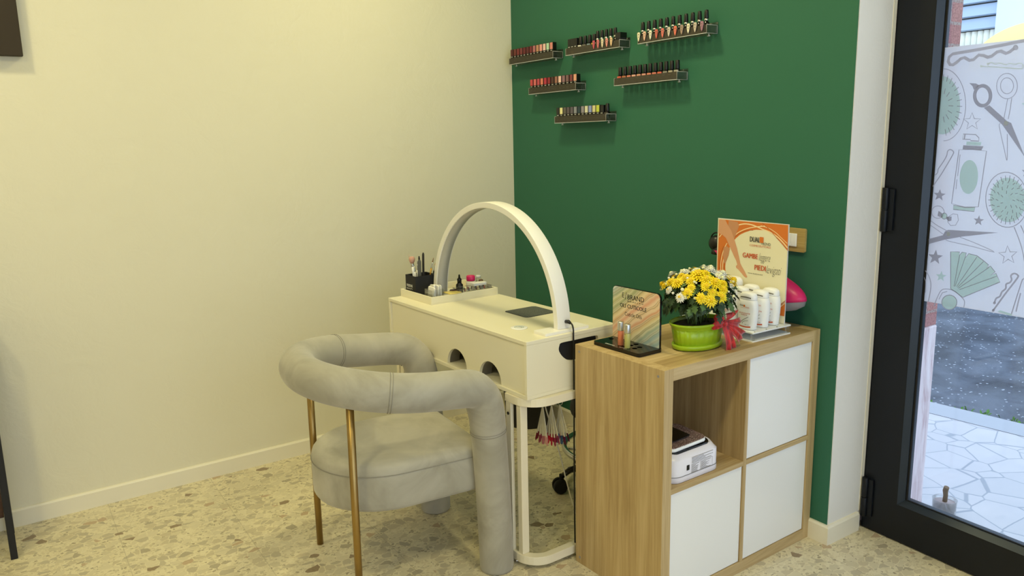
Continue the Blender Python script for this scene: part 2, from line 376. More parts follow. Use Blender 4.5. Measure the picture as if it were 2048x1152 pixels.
# flat printed artwork: filled shapes and strokes on a plane
def clipx(pts, x):
    out = []
    for i in range(len(pts)):
        a, b = pts[i-1], pts[i]
        if (a[0] >= x) != (b[0] >= x):
            t = (x-a[0])/(b[0]-a[0]); out.append((x, a[1]+t*(b[1]-a[1])))
        if b[0] >= x: out.append(b)
    return out
def art(mb, shapes, mats, P, xmin=-1e9, step=.00006, smooth_n=4):
    h = 0
    for kind, col, w, pts in shapes:
        mb.cm = mats.index(col); h += step
        if kind == 'f':
            pts = clipx(pts, xmin)
            if len(pts) < 3: continue
            tr = tessellate_polygon([[Vector((a, b, 0)) for a, b in pts]])
            mb.add([P(a, b, h) for a, b in pts], [tuple(t) for t in tr], False)
        else:
            closed = kind == 'c'
            q = [Vector((p[0], p[1], 0)) for p in pts]
            if len(q) > 3 and len(q) < 16 and not (closed and len(q) in (10,)): q = catmull(q, smooth_n, closed) if kind == 'l' else q
            k = len(q); L = []; R = []
            for i in range(k):
                a = q[(i-1) % k] if (closed or i > 0) else q[i]; b = q[(i+1) % k] if (closed or i < k-1) else q[i]
                d = b-a; d = d.normalized() if d.length > 1e-9 else Vector((1,0,0)); nn = Vector((-d.y, d.x, 0))
                L.append(q[i]+nn*w/2); R.append(q[i]-nn*w/2)
            for i in range(k if closed else k-1):
                j = (i+1) % k
                quad = clipx([(L[i].x, L[i].y), (L[j].x, L[j].y), (R[j].x, R[j].y), (R[i].x, R[i].y)], xmin)
                if len(quad) >= 3: mb.add([P(a, b, h) for a, b in quad], [tuple(range(len(quad)))], False)
    mb.cm = 0
FILM_ART=[
('l','h',0.0095,[(0.3953,1.6803),(0.3325,1.6739),(0.2589,1.6676),(0.1811,1.6625),(0.1705,1.6542),(0.1687,1.6411),(0.1757,1.6307),(0.1847,1.6295),(0.1954,1.6356),(0.2065,1.6454),(0.2181,1.6481),(0.2346,1.6381),(0.2461,1.6394),(0.2604,1.6516),(0.2759,1.6482),(0.2877,1.6422),(0.2987,1.6442),(0.3124,1.6551),(0.3233,1.6565),(0.3385,1.6484),(0.3489,1.6521),(0.3588,1.6602)]),
('f','h',0,[(0.371,1.6618),(0.3706,1.6585),(0.3688,1.6561),(0.3659,1.6549),(0.3626,1.6553),(0.3595,1.6571),(0.3571,1.66),(0.3561,1.6634),(0.3565,1.6667),(0.3583,1.6691),(0.3612,1.6703),(0.3645,1.6699),(0.3677,1.6681),(0.37,1.6652)]),
('l','p',0.0035,[(0.273,1.6176),(0.3313,1.6092),(0.3821,1.6013),(0.3886,1.6065),(0.3861,1.614),(0.3771,1.6173),(0.3667,1.6146),(0.3521,1.6189),(0.3416,1.6154),(0.3228,1.6226),(0.312,1.6198),(0.3003,1.6261),(0.2895,1.6226)]),
('f','p',0,[(0.2753,1.6174),(0.2747,1.615),(0.2727,1.6137),(0.2701,1.6139),(0.2679,1.6156),(0.2668,1.6182),(0.2674,1.6206),(0.2694,1.6219),(0.272,1.6217),(0.2742,1.62)]),
('f','p',0,[(0.2933,1.6222),(0.2927,1.6201),(0.291,1.6189),(0.2886,1.6191),(0.2866,1.6206),(0.2857,1.6229),(0.2862,1.6251),(0.288,1.6263),(0.2903,1.6261),(0.2923,1.6245)]),
('l','g',0.0022,[(0.1562,1.6199),(0.1636,1.6186),(0.171,1.6162),(0.1783,1.6127),(0.1854,1.608),(0.1923,1.6023),(0.1989,1.5956),(0.2051,1.588),(0.2108,1.5796),(0.2161,1.5705),(0.2208,1.5607),(0.2249,1.5503),(0.2284,1.5396),(0.2312,1.5285),(0.2333,1.5172),(0.2347,1.5058),(0.2353,1.4944),(0.2352,1.4832),(0.2343,1.4722),(0.2328,1.4616),(0.2304,1.4515),(0.2274,1.4419),(0.2237,1.4331),(0.2194,1.425),(0.2144,1.4178),(0.2089,1.4116),(0.2029,1.4064),(0.1965,1.4023),(0.1897,1.3993),(0.1826,1.3975),(0.1753,1.397)]),
('f','m',0,[(0.218,1.5054),(0.2186,1.4916),(0.2177,1.4781),(0.2155,1.4653),(0.212,1.4535),(0.2072,1.443),(0.2013,1.434),(0.1944,1.4267),(0.1867,1.4214),(0.1783,1.4183),(0.1694,1.4173),(0.1602,1.4186),(0.1511,1.4221),(0.1422,1.4277),(0.1337,1.4354),(0.1258,1.445),(0.1189,1.4561),(0.113,1.4686),(0.1083,1.4821),(0.1049,1.4963),(0.103,1.5107),(0.1026,1.5251),(0.1036,1.539),(0.1061,1.5521),(0.1099,1.564),(0.1151,1.5745),(0.1213,1.5832),(0.1285,1.5901),(0.1365,1.5949),(0.1451,1.5975),(0.154,1.5979),(0.163,1.5962),(0.172,1.5922),(0.1806,1.5863),(0.1888,1.5785),(0.1963,1.569),(0.2029,1.558),(0.2085,1.5459),(0.2129,1.5329),(0.2161,1.5193)]),
('l','g',0.0022,[(0.1586,1.5836),(0.158,1.6033)]),
('l','g',0.0022,[(0.1691,1.5799),(0.1722,1.5985)]),
('l','g',0.0022,[(0.1647,1.5422),(0.1673,1.5592)]),
('l','g',0.0022,[(0.1792,1.5727),(0.1857,1.5894)]),
('l','g',0.0022,[(0.1884,1.5626),(0.198,1.5765)]),
('l','g',0.0022,[(0.1732,1.5341),(0.1816,1.5469)]),
('l','g',0.0022,[(0.1963,1.5499),(0.2085,1.5605)]),
('l','g',0.0022,[(0.2026,1.5352),(0.2167,1.542)]),
('l','g',0.0022,[(0.1795,1.5211),(0.1921,1.5274)]),
('l','g',0.0022,[(0.2069,1.5193),(0.2223,1.522)]),
('l','g',0.0022,[(0.209,1.5028),(0.2251,1.5013)]),
('l','g',0.0022,[(0.1824,1.5056),(0.1968,1.5042)]),
('l','g',0.0022,[(0.2089,1.4866),(0.2249,1.4809)]),
('l','g',0.0022,[(0.2066,1.4713),(0.2217,1.4617)]),
('l','g',0.0022,[(0.1814,1.4906),(0.1949,1.4818)]),
('l','g',0.0022,[(0.2021,1.4577),(0.2156,1.4445)]),
('l','g',0.0022,[(0.1956,1.4464),(0.2069,1.4303)]),
('l','g',0.0022,[(0.1767,1.4788),(0.1866,1.4641)]),
('l','g',0.0022,[(0.1875,1.438),(0.1959,1.4197)]),
('l','g',0.0022,[(0.178,1.4329),(0.1832,1.4132)]),
('l','g',0.0022,[(0.169,1.4725),(0.1736,1.4547)]),
('c','d',0.0105,[(0.3067,1.529),(0.3068,1.5229),(0.3058,1.5172),(0.3039,1.512),(0.3011,1.5076),(0.2975,1.5041),(0.2933,1.5018),(0.2887,1.5008),(0.2838,1.501),(0.2789,1.5025),(0.2742,1.5052),(0.2699,1.5091),(0.2662,1.5139),(0.2632,1.5194),(0.2612,1.5254),(0.2601,1.5316),(0.26,1.5378),(0.261,1.5436),(0.263,1.5488),(0.2659,1.5532),(0.2696,1.5566),(0.2738,1.5588),(0.2785,1.5598),(0.2833,1.5595),(0.2882,1.5579),(0.2929,1.5551),(0.2971,1.5512),(0.3007,1.5465),(0.3036,1.541),(0.3056,1.5351)]),
('f','d',0,[(0.2407,1.5706),(0.2603,1.5681),(0.2724,1.5615),(0.2562,1.5491),(0.2513,1.5602)]),
('f','d',0,[(0.2907,1.4944),(0.3063,1.5013),(0.3606,1.4531),(0.3727,1.4472),(0.4097,1.3699),(0.424,1.342),(0.3634,1.4229),(0.3468,1.4441)]),
('f','p',0,[(0.3644,1.4466),(0.3641,1.4436),(0.3626,1.4411),(0.3603,1.4398),(0.3575,1.4399),(0.3549,1.4413),(0.3529,1.4438),(0.352,1.447),(0.3524,1.4501),(0.3538,1.4525),(0.3562,1.4538),(0.359,1.4538),(0.3616,1.4523),(0.3635,1.4498)]),
('c','g',0.0022,[(0.3798,1.5525),(0.3798,1.5439),(0.3781,1.5359),(0.3749,1.5289),(0.3703,1.5233),(0.3645,1.5196),(0.3579,1.5178),(0.3509,1.5182),(0.3439,1.5207),(0.3372,1.5252),(0.3313,1.5314),(0.3266,1.5389),(0.3233,1.5474),(0.3216,1.5563),(0.3217,1.5651),(0.3234,1.5733),(0.3268,1.5803),(0.3315,1.5857),(0.3374,1.5893),(0.3441,1.5909),(0.3511,1.5904),(0.358,1.5877),(0.3646,1.5832),(0.3703,1.577),(0.3749,1.5695),(0.3781,1.5612)]),
('c','g',0.0022,[(0.369,1.5539),(0.3689,1.5475),(0.3673,1.5417),(0.3644,1.5369),(0.3604,1.5336),(0.3557,1.5321),(0.3505,1.5324),(0.3453,1.5345),(0.3406,1.5384),(0.3367,1.5436),(0.334,1.5497),(0.3326,1.5564),(0.3328,1.5629),(0.3344,1.5687),(0.3373,1.5735),(0.3414,1.5767),(0.3462,1.5782),(0.3513,1.5778),(0.3565,1.5756),(0.3611,1.5718),(0.3649,1.5666),(0.3676,1.5605)]),
('l','g',0.0022,[(0.3563,1.5169),(0.3537,1.4872),(0.3509,1.4591)]),
('l','g',0.0022,[(0.3676,1.5193),(0.3664,1.4866),(0.3637,1.4587)]),
('l','g',0.0022,[(0.343,1.4461),(0.3409,1.4367),(0.3611,1.3699),(0.3715,1.3376),(0.3695,1.3699),(0.3652,1.4154)]),
('c','g',0.0026,[(0.2572,1.4815),(0.2656,1.4633),(0.2847,1.4618),(0.2709,1.4503),(0.2776,1.4317),(0.2607,1.4427),(0.2455,1.4324),(0.249,1.4509),(0.2326,1.4635),(0.2521,1.4637)]),
('c','g',0.0028,[(0.2359,1.4016),(0.2369,1.4174),(0.2741,1.4149),(0.2846,1.405),(0.2851,1.3953),(0.2601,1.3966),(0.2598,1.4006)]),
('l','g',0.004,[(0.2418,1.4166),(0.2407,1.4016)]),
('f','m',0,[(0.2485,1.3944),(0.2935,1.3921),(0.2918,1.3816),(0.2483,1.3837)]),
('f','d',0,[(0.2396,1.383),(0.3004,1.3796),(0.2957,1.3679),(0.2387,1.3706)]),
('c','g',0.0028,[(0.2277,1.3692),(0.2703,1.3703),(0.3107,1.3654),(0.3018,1.1954),(0.2611,1.1919),(0.2192,1.2007)]),
('f','m',0,[(0.2258,1.1959),(0.2612,1.1909),(0.2926,1.1939),(0.2908,1.18),(0.226,1.1824)]),
('c','g',0.0022,[(0.2258,1.1959),(0.2612,1.1909),(0.2926,1.1939),(0.2908,1.18),(0.226,1.1824)]),
('f','m',0,[(0.2932,1.285),(0.2929,1.2742),(0.2915,1.2639),(0.2889,1.2545),(0.2852,1.2465),(0.2807,1.2401),(0.2755,1.2357),(0.2699,1.2335),(0.264,1.2336),(0.2581,1.2359),(0.2526,1.2405),(0.2476,1.2471),(0.2433,1.2554),(0.2401,1.2651),(0.2379,1.2757),(0.237,1.2867),(0.2373,1.2977),(0.2389,1.3081),(0.2416,1.3176),(0.2454,1.3256),(0.25,1.3318),(0.2552,1.336),(0.2609,1.338),(0.2668,1.3377),(0.2725,1.3352),(0.278,1.3305),(0.2828,1.3239),(0.287,1.3157),(0.2901,1.3062),(0.2922,1.2958)]),
('l','g',0.0022,[(0.2326,1.3541),(0.2307,1.2879)]),
('l','g',0.0022,[(0.2296,1.2776),(0.2292,1.2468)]),
('l','g',0.0032,[(0.1536,1.2515),(0.1796,1.2942),(0.2087,1.3514),(0.2108,1.3631),(0.2009,1.3697),(0.193,1.3651),(0.191,1.3513),(0.1839,1.3357),(0.177,1.3238),(0.1714,1.3148),(0.1668,1.3069),(0.166,1.2965),(0.1587,1.2884)]),
('f','d',0,[(0.1788,1.245),(0.1836,1.2317),(0.1978,1.2304),(0.1865,1.2222),(0.1901,1.2086),(0.1784,1.2168),(0.1662,1.2096),(0.1703,1.223),(0.1592,1.2323),(0.1736,1.2322)]),
('f','d',0,[(0.3073,1.1699),(0.3112,1.1587),(0.3225,1.1579),(0.3136,1.1508),(0.3166,1.1394),(0.3071,1.1461),(0.2975,1.1398),(0.3006,1.1512),(0.2916,1.1588),(0.3032,1.159)]),
('f','d',0,[(0.1824,1.0492),(0.1884,1.0326),(0.2061,1.0321),(0.1921,1.0208),(0.1966,1.0037),(0.1818,1.0132),(0.1666,1.0029),(0.1718,1.0204),(0.1578,1.0313),(0.1759,1.0324)]),
('f','m',0,[(0.2064,0.982),(0.2107,0.97),(0.2234,0.9699),(0.2133,0.9615),(0.2165,0.9492),(0.206,0.9559),(0.1951,0.9483),(0.1988,0.961),(0.1888,0.9687),(0.2017,0.9697)]),
('f','d',0,[(0.4301,1.3207),(0.4339,1.3097),(0.4445,1.3084),(0.4362,1.302),(0.4391,1.2909),(0.4302,1.2978),(0.4212,1.2923),(0.4241,1.303),(0.4157,1.3108),(0.4264,1.3104)]),
('f','m',0,[(0.4115,1.514),(0.4167,1.5022),(0.4285,1.5011),(0.4201,1.4938),(0.4244,1.4817),(0.4139,1.489),(0.4047,1.4825),(0.4067,1.4944),(0.3966,1.5026),(0.4085,1.5026)]),
('c','g',0.003,[(0.3976,1.0843),(0.4068,1.0666),(0.4254,1.0688),(0.4127,1.054),(0.4204,1.0356),(0.4033,1.0439),(0.3892,1.0299),(0.3915,1.0503),(0.3748,1.0604),(0.3937,1.0644)]),
('c','g',0.0022,[(0.1985,1.1722),(0.1978,1.1653),(0.1949,1.159),(0.1899,1.1542),(0.1835,1.1513),(0.1764,1.1508),(0.1695,1.1527),(0.1637,1.1568),(0.1596,1.1626),(0.1578,1.1694),(0.1585,1.1764),(0.1615,1.1827),(0.1666,1.1875),(0.1731,1.1903),(0.1801,1.1907),(0.1869,1.1888),(0.1927,1.1847),(0.1967,1.1789)]),
('c','g',0.0022,[(0.2124,1.1574),(0.2271,1.1689),(0.2418,1.1673),(0.2454,1.1494),(0.2381,1.1332),(0.2226,1.1309),(0.2127,1.1416)]),
('f','d',0,[(0.1801,1.1752),(0.1913,1.1685),(0.1955,1.1572),(0.186,1.1555),(0.1782,1.1591)]),
('f','d',0,[(0.2072,1.157),(0.2237,1.1603),(0.2238,1.1467),(0.2146,1.1439),(0.2077,1.1507)]),
('f','m',0,[(0.209,1.1603),(0.2085,1.1559),(0.2063,1.1523),(0.2029,1.1501),(0.1989,1.1498),(0.1951,1.1514),(0.1923,1.1547),(0.1911,1.159),(0.1916,1.1634),(0.1938,1.167),(0.1972,1.1692),(0.2012,1.1695),(0.205,1.1678),(0.2078,1.1645)]),
('c','g',0.0022,[(0.209,1.1603),(0.2085,1.1559),(0.2063,1.1523),(0.2029,1.1501),(0.1989,1.1498),(0.1951,1.1514),(0.1923,1.1547),(0.1911,1.159),(0.1916,1.1634),(0.1938,1.167),(0.1972,1.1692),(0.2012,1.1695),(0.205,1.1678),(0.2078,1.1645)]),
('f','d',0,[(0.2159,1.1166),(0.3681,1.1215),(0.2592,1.0985),(0.2237,1.0883),(0.2081,1.0841),(0.1572,1.065),(0.1558,1.0816),(0.2016,1.0984),(0.2059,1.1104)]),
('f','p',0,[(0.2244,1.1042),(0.2239,1.1004),(0.2218,1.0975),(0.2188,1.0963),(0.2155,1.097),(0.213,1.0994),(0.2118,1.103),(0.2124,1.1068),(0.2144,1.1097),(0.2175,1.1109),(0.2207,1.1102),(0.2232,1.1078)]),
('l','g',0.0022,[(0.1574,1.141),(0.1831,1.126),(0.2109,1.1141)]),
('l','g',0.0022,[(0.1586,1.1266),(0.1844,1.1117),(0.2041,1.0997)]),
('l','g',0.0022,[(0.2552,1.0971),(0.3113,1.0804),(0.3628,1.061),(0.2971,1.0712),(0.2243,1.0804),(0.2107,1.0854)]),
('c','g',0.0026,[(0.4404,1.2297),(0.4419,1.2157),(0.4417,1.2019),(0.4397,1.1887),(0.436,1.1764),(0.4308,1.1653),(0.424,1.1559),(0.416,1.1485),(0.4069,1.1431),(0.3971,1.1402),(0.3867,1.1397),(0.3762,1.1417),(0.3658,1.1462),(0.3558,1.153),(0.3467,1.162),(0.3386,1.1729),(0.3319,1.1853),(0.3268,1.1989),(0.3234,1.2132),(0.3219,1.2278),(0.3222,1.2421),(0.3245,1.2558),(0.3286,1.2683),(0.3343,1.2794),(0.3415,1.2886),(0.3499,1.2957),(0.3592,1.3005),(0.3693,1.3028),(0.3796,1.3027),(0.39,1.3002),(0.4001,1.2953),(0.4097,1.2882),(0.4184,1.2792),(0.426,1.2685),(0.4323,1.2564),(0.4371,1.2434)]),
('f','m',0,[(0.4343,1.2281),(0.4355,1.2154),(0.4349,1.2028),(0.4325,1.191),(0.4282,1.1802),(0.4223,1.1709),(0.415,1.1635),(0.4066,1.1583),(0.3972,1.1554),(0.3874,1.1551),(0.3775,1.1574),(0.3678,1.1621),(0.3587,1.1692),(0.3507,1.1783),(0.3441,1.1892),(0.339,1.2013),(0.3358,1.2142),(0.3346,1.2274),(0.3353,1.2404),(0.3381,1.2525),(0.3427,1.2634),(0.3489,1.2726),(0.3566,1.2797),(0.3653,1.2846),(0.3747,1.287),(0.3845,1.2868),(0.3943,1.2842),(0.4037,1.2792),(0.4124,1.272),(0.4201,1.2629),(0.4264,1.2523),(0.4312,1.2406)]),
('l','g',0.0022,[(0.4277,1.2236),(0.4393,1.2242)]),
('l','g',0.0022,[(0.4278,1.21),(0.4394,1.207)]),
('l','g',0.0022,[(0.4255,1.1969),(0.4365,1.1905)]),
('l','g',0.0022,[(0.421,1.1853),(0.4307,1.1756)]),
('l','g',0.0022,[(0.4143,1.1756),(0.4222,1.1633)]),
('l','g',0.0022,[(0.406,1.1685),(0.4116,1.1543)]),
('l','g',0.0022,[(0.3965,1.1645),(0.3994,1.149)]),
('l','g',0.0022,[(0.3862,1.1637),(0.3863,1.148)]),
('l','g',0.0022,[(0.3759,1.1663),(0.373,1.1512)]),
('l','g',0.0022,[(0.3661,1.1721),(0.3604,1.1586)]),
('l','g',0.0022,[(0.3574,1.1809),(0.3492,1.1697)]),
('l','g',0.0022,[(0.3504,1.1921),(0.3401,1.184)]),
('l','g',0.0022,[(0.3455,1.205),(0.3338,1.2005)]),
('l','g',0.0022,[(0.3429,1.2189),(0.3305,1.2183)]),
('l','g',0.0022,[(0.3429,1.233),(0.3305,1.2362)]),
('l','g',0.0022,[(0.3454,1.2463),(0.3338,1.2531)]),
('l','g',0.0022,[(0.3503,1.258),(0.3401,1.2681)]),
('l','g',0.0022,[(0.3572,1.2676),(0.3491,1.2802)]),
('l','g',0.0022,[(0.3658,1.2744),(0.3601,1.2888)]),
('l','g',0.0022,[(0.3755,1.278),(0.3726,1.2934)]),
('l','g',0.0022,[(0.3857,1.2784),(0.3857,1.2938)]),
('l','g',0.0022,[(0.3958,1.2754),(0.3986,1.29)]),
('l','g',0.0022,[(0.4054,1.2694),(0.4108,1.2823)]),
('l','g',0.0022,[(0.4137,1.2606),(0.4215,1.2711)]),
('l','g',0.0022,[(0.4205,1.2496),(0.4301,1.2572)]),
('l','g',0.0022,[(0.4252,1.2371),(0.4361,1.2413)]),
('l','g',0.0022,[(0.3998,1.2221),(0.4069,1.2197)]),
('l','g',0.0022,[(0.396,1.2073),(0.3995,1.1986)]),
('l','g',0.0022,[(0.3846,1.203),(0.3818,1.1945)]),
('l','g',0.0022,[(0.3741,1.2125),(0.3671,1.2106)]),
('l','g',0.0022,[(0.3726,1.2287),(0.3666,1.2349)]),
('l','g',0.0022,[(0.3811,1.2392),(0.3808,1.2488)]),
('l','g',0.0022,[(0.3932,1.2362),(0.3986,1.2419)]),
('l','g',0.0022,[(0.4026,1.1932),(0.4045,1.1833)]),
('l','g',0.0022,[(0.3904,1.1869),(0.3884,1.1774)]),
('l','g',0.0022,[(0.3769,1.1898),(0.3714,1.1833)]),
('l','g',0.0022,[(0.3658,1.2013),(0.3582,1.1996)]),
('l','g',0.0022,[(0.36,1.2182),(0.3525,1.2218)]),
('l','g',0.0022,[(0.3613,1.2359),(0.3559,1.2438)]),
('l','g',0.0022,[(0.3692,1.2496),(0.3673,1.2596)]),
('l','g',0.0022,[(0.3815,1.2556),(0.3836,1.2649)]),
('l','g',0.0022,[(0.3949,1.2524),(0.4003,1.2586)]),
('l','g',0.0022,[(0.4058,1.2409),(0.413,1.2425)]),
('l','g',0.0022,[(0.4114,1.2243),(0.4186,1.2208)]),
('l','g',0.0022,[(0.4103,1.2069),(0.4155,1.1992)]),
('l','g',0.0022,[(0.3746,1.1749),(0.3682,1.1686)]),
('l','g',0.0022,[(0.3615,1.1856),(0.3536,1.1832)]),
('l','g',0.0022,[(0.3522,1.2018),(0.3438,1.2037)]),
('l','g',0.0022,[(0.348,1.2211),(0.3406,1.227)]),
('l','g',0.0022,[(0.3496,1.2403),(0.3444,1.2493)]),
('l','g',0.0022,[(0.3569,1.2566),(0.3545,1.2672)]),
('l','g',0.0022,[(0.3685,1.2673),(0.3693,1.2778)]),
('l','g',0.0022,[(0.3826,1.2709),(0.3865,1.2798)]),
('l','g',0.0022,[(0.3971,1.267),(0.4033,1.2729)]),
('l','g',0.0022,[(0.4098,1.2562),(0.4174,1.2583)]),
('l','g',0.0022,[(0.4189,1.2403),(0.4267,1.2383)]),
('l','g',0.0022,[(0.4229,1.2215),(0.4299,1.2158)]),
('l','g',0.0022,[(0.4215,1.2027),(0.4265,1.194)]),
('l','g',0.0022,[(0.4146,1.1866),(0.4169,1.1761)]),
('l','g',0.0022,[(0.4033,1.1756),(0.4026,1.165)]),
('l','g',0.0022,[(0.3893,1.1714),(0.3855,1.1623)]),
('l','g',0.0028,[(0.4128,1.1427),(0.4387,1.0862),(0.456,1.0243),(0.466,0.9911)]),
('l','g',0.0028,[(0.4304,1.1491),(0.4551,1.1026),(0.4803,1.0274)]),
('f','m',0,[(0.2324,1.0484),(0.2608,1.0505),(0.2603,1.0384),(0.2685,1.0509),(0.2813,1.0502),(0.2793,1.0328),(0.2891,1.0485),(0.3145,1.0447),(0.3354,1.0317),(0.3511,1.0209),(0.3462,1.01),(0.3572,1.0176),(0.3722,1.0017),(0.3603,0.9893),(0.3749,0.9974),(0.3892,0.9725),(0.2837,0.9077),(0.2509,0.9255),(0.2427,0.9296)]),
('c','g',0.0026,[(0.2324,1.0484),(0.2608,1.0505),(0.2603,1.0384),(0.2685,1.0509),(0.2813,1.0502),(0.2793,1.0328),(0.2891,1.0485),(0.3145,1.0447),(0.3354,1.0317),(0.3511,1.0209),(0.3462,1.01),(0.3572,1.0176),(0.3722,1.0017),(0.3603,0.9893),(0.3749,0.9974),(0.3892,0.9725),(0.2837,0.9077),(0.2509,0.9255),(0.2427,0.9296)]),
('l','g',0.002,[(0.2529,0.9385),(0.2616,1.0412)]),
('l','g',0.002,[(0.2559,0.9386),(0.2806,1.0408)]),
('l','g',0.002,[(0.2612,0.9388),(0.3148,1.0411)]),
('l','g',0.002,[(0.2644,0.937),(0.3356,1.0292)]),
('l','g',0.002,[(0.2674,0.9347),(0.3542,1.0136)]),
('l','g',0.002,[(0.2712,0.9309),(0.3781,0.9887)]),
('l','g',0.0028,[(0.1943,0.8644),(0.2006,0.8875),(0.2117,0.9167),(0.227,0.9261),(0.2537,0.9243),(0.2813,0.9062),(0.2901,0.8944),(0.2892,0.8755)]),
('f','m',0,[(0.2667,0.8888),(0.2662,0.8814),(0.2634,0.8743),(0.2586,0.8682),(0.2522,0.8637),(0.2449,0.8612),(0.2373,0.8611),(0.2303,0.8632),(0.2244,0.8675),(0.2204,0.8735),(0.2186,0.8807),(0.2191,0.8882),(0.222,0.8954),(0.227,0.9015),(0.2335,0.9059),(0.2408,0.9082),(0.2483,0.9083),(0.2553,0.9061),(0.261,0.9018),(0.2649,0.8958)]),
('c','g',0.0026,[(0.2667,0.8888),(0.2662,0.8814),(0.2634,0.8743),(0.2586,0.8682),(0.2522,0.8637),(0.2449,0.8612),(0.2373,0.8611),(0.2303,0.8632),(0.2244,0.8675),(0.2204,0.8735),(0.2186,0.8807),(0.2191,0.8882),(0.222,0.8954),(0.227,0.9015),(0.2335,0.9059),(0.2408,0.9082),(0.2483,0.9083),(0.2553,0.9061),(0.261,0.9018),(0.2649,0.8958)]),
('l','g',0.0026,[(0.2087,0.8889),(0.2175,0.9121),(0.233,0.9189)]),
('l','g',0.005,[(0.3784,0.8823),(0.4067,0.937),(0.4365,0.9909),(0.4365,1.0008),(0.4265,1.004),(0.4184,0.9963),(0.4214,0.9847),(0.4172,0.975),(0.4075,0.9686),(0.4074,0.9549),(0.3977,0.9432),(0.3933,0.9287),(0.3831,0.9203),(0.3796,0.9058)]),
('f','g',0,[(0.3827,0.8831),(0.3821,0.8803),(0.3801,0.8782),(0.3775,0.8777),(0.3752,0.879),(0.3741,0.8816),(0.3747,0.8844),(0.3767,0.8865),(0.3793,0.8869),(0.3816,0.8857)]),
('f','g',0,[(0.3839,0.9066),(0.3833,0.9037),(0.3813,0.9017),(0.3787,0.9013),(0.3764,0.9026),(0.3753,0.9051),(0.3759,0.9079),(0.3779,0.91),(0.3805,0.9104),(0.3828,0.9091)]),
('l','g',0.0032,[(0.4309,0.88),(0.4491,0.9787),(0.4534,0.9903),(0.4651,0.9999),(0.4912,1.0055)]),
('l','g',0.004,[(0.443,0.8898),(0.4464,0.9207),(0.4502,0.9479)]),
('f','m',0,[(0.3906,0.8804),(0.3973,0.8862),(0.4332,0.8804),(0.4315,0.874)]),
('l','g',0.003,[(0.1562,0.977),(0.1698,0.9596),(0.1786,0.9335),(0.1775,0.9003),(0.1741,0.8748)]),
('l','g',0.0022,[(0.1469,0.9675),(0.1602,0.9418),(0.1623,0.9034)])]
POSTER_ART=[
('f','orange',0,[(1.5488,1.1329),(1.8401,1.1349),(1.8424,1.0491),(1.8285,1.0648),(1.8102,1.0802),(1.7858,1.0965),(1.7615,1.106),(1.7401,1.1099),(1.7125,1.1088),(1.6877,1.1042),(1.6628,1.0949),(1.6439,1.0854),(1.6251,1.0702),(1.6125,1.0559),(1.6001,1.0362),(1.591,1.014),(1.5852,0.992),(1.5829,0.965),(1.5855,0.9439),(1.5908,0.9231),(1.5471,0.917),(1.5464,0.9875),(1.548,1.0682)]),
('l','cream',0.004,[(1.6375,1.1198),(1.6614,1.125),(1.6867,1.125),(1.7119,1.1202),(1.7399,1.1124),(1.7705,1.1051),(1.8008,1.0917),(1.8251,1.0743),(1.8409,1.06)]),
('l','cream',0.003,[(1.6103,1.0688),(1.6308,1.0889),(1.656,1.1028),(1.6811,1.1118),(1.712,1.1189),(1.7484,1.1244)]),
('l','cream',0.002,[(1.7302,1.1242),(1.7608,1.1192),(1.7912,1.1069),(1.8155,1.0906),(1.8395,1.0745)]),
('l','rust',0.0018,[(1.7358,1.1339),(1.767,1.1147),(1.7919,1.0933),(1.8164,1.0735),(1.8422,1.0515)]),
('l','rust',0.002,[(1.6216,1.0751),(1.6437,1.0914),(1.672,1.1028),(1.7002,1.1065)]),
('l','cream',0.003,[(1.5514,1.0686),(1.5596,1.0778),(1.5684,1.0866)]),
('l','cream',0.003,[(1.5694,0.9201),(1.5639,0.9464),(1.5621,0.9732),(1.5661,1.0005),(1.5752,1.0283),(1.5877,1.0508)]),
('l','cream',0.0035,[(1.5779,0.9213),(1.5728,0.9476),(1.5717,0.9743),(1.5756,0.9936),(1.5842,1.0159)]),
('l','rust',0.002,[(1.5626,0.9192),(1.5568,0.9509),(1.5569,0.9833),(1.5623,1.0108),(1.5731,1.0387)]),
('l','rust',0.002,[(1.5829,0.9247),(1.5783,0.9537),(1.5789,0.9806),(1.583,1.0025)]),
('f','skin2',0,[(1.5926,1.1322),(1.6322,1.1292),(1.6387,1.1155),(1.6305,1.0954),(1.6193,1.067),(1.6101,1.074),(1.6028,1.0891),(1.5902,1.1116)]),
('f','skin2',0,[(1.5733,1.0334),(1.5865,1.0401),(1.6019,1.0324),(1.5963,1.0066),(1.584,0.9785),(1.5763,0.9763),(1.5717,1.0065)]),
('f','skin',0,[(1.5478,1.132),(1.5759,1.1336),(1.5901,1.1142),(1.6058,1.0959),(1.6192,1.0696),(1.6331,1.037),(1.6414,1.013),(1.6501,0.9852),(1.6588,0.9732),(1.6707,0.959),(1.6828,0.9415),(1.6782,0.9377),(1.6683,0.9416),(1.6565,0.9519),(1.6447,0.9609),(1.6329,0.9673),(1.6313,0.9732),(1.6373,0.9792),(1.6318,0.9922),(1.6219,1.0069),(1.6042,1.034),(1.5928,1.0513),(1.582,1.0687),(1.5646,1.0791),(1.5467,1.0828)]),
('f','orange',0,[(1.8115,0.8453),(1.8265,0.858),(1.8425,0.8729),(1.8425,0.8496),(1.8418,0.8294),(1.8124,0.8286)]),
('l','rust',0.002,[(1.8084,0.8538),(1.826,0.8668),(1.8432,0.883)]),
('l','cream',0.002,[(1.8101,0.8462),(1.8263,0.8613),(1.8431,0.8752)]),
('l','rust',0.0012,[(1.8092,0.8483),(1.8262,0.8635),(1.843,0.8774)]),
('f','orange',0,[(1.7297,1.0846),(1.7444,1.0844),(1.7447,1.0668),(1.73,1.0674)])]
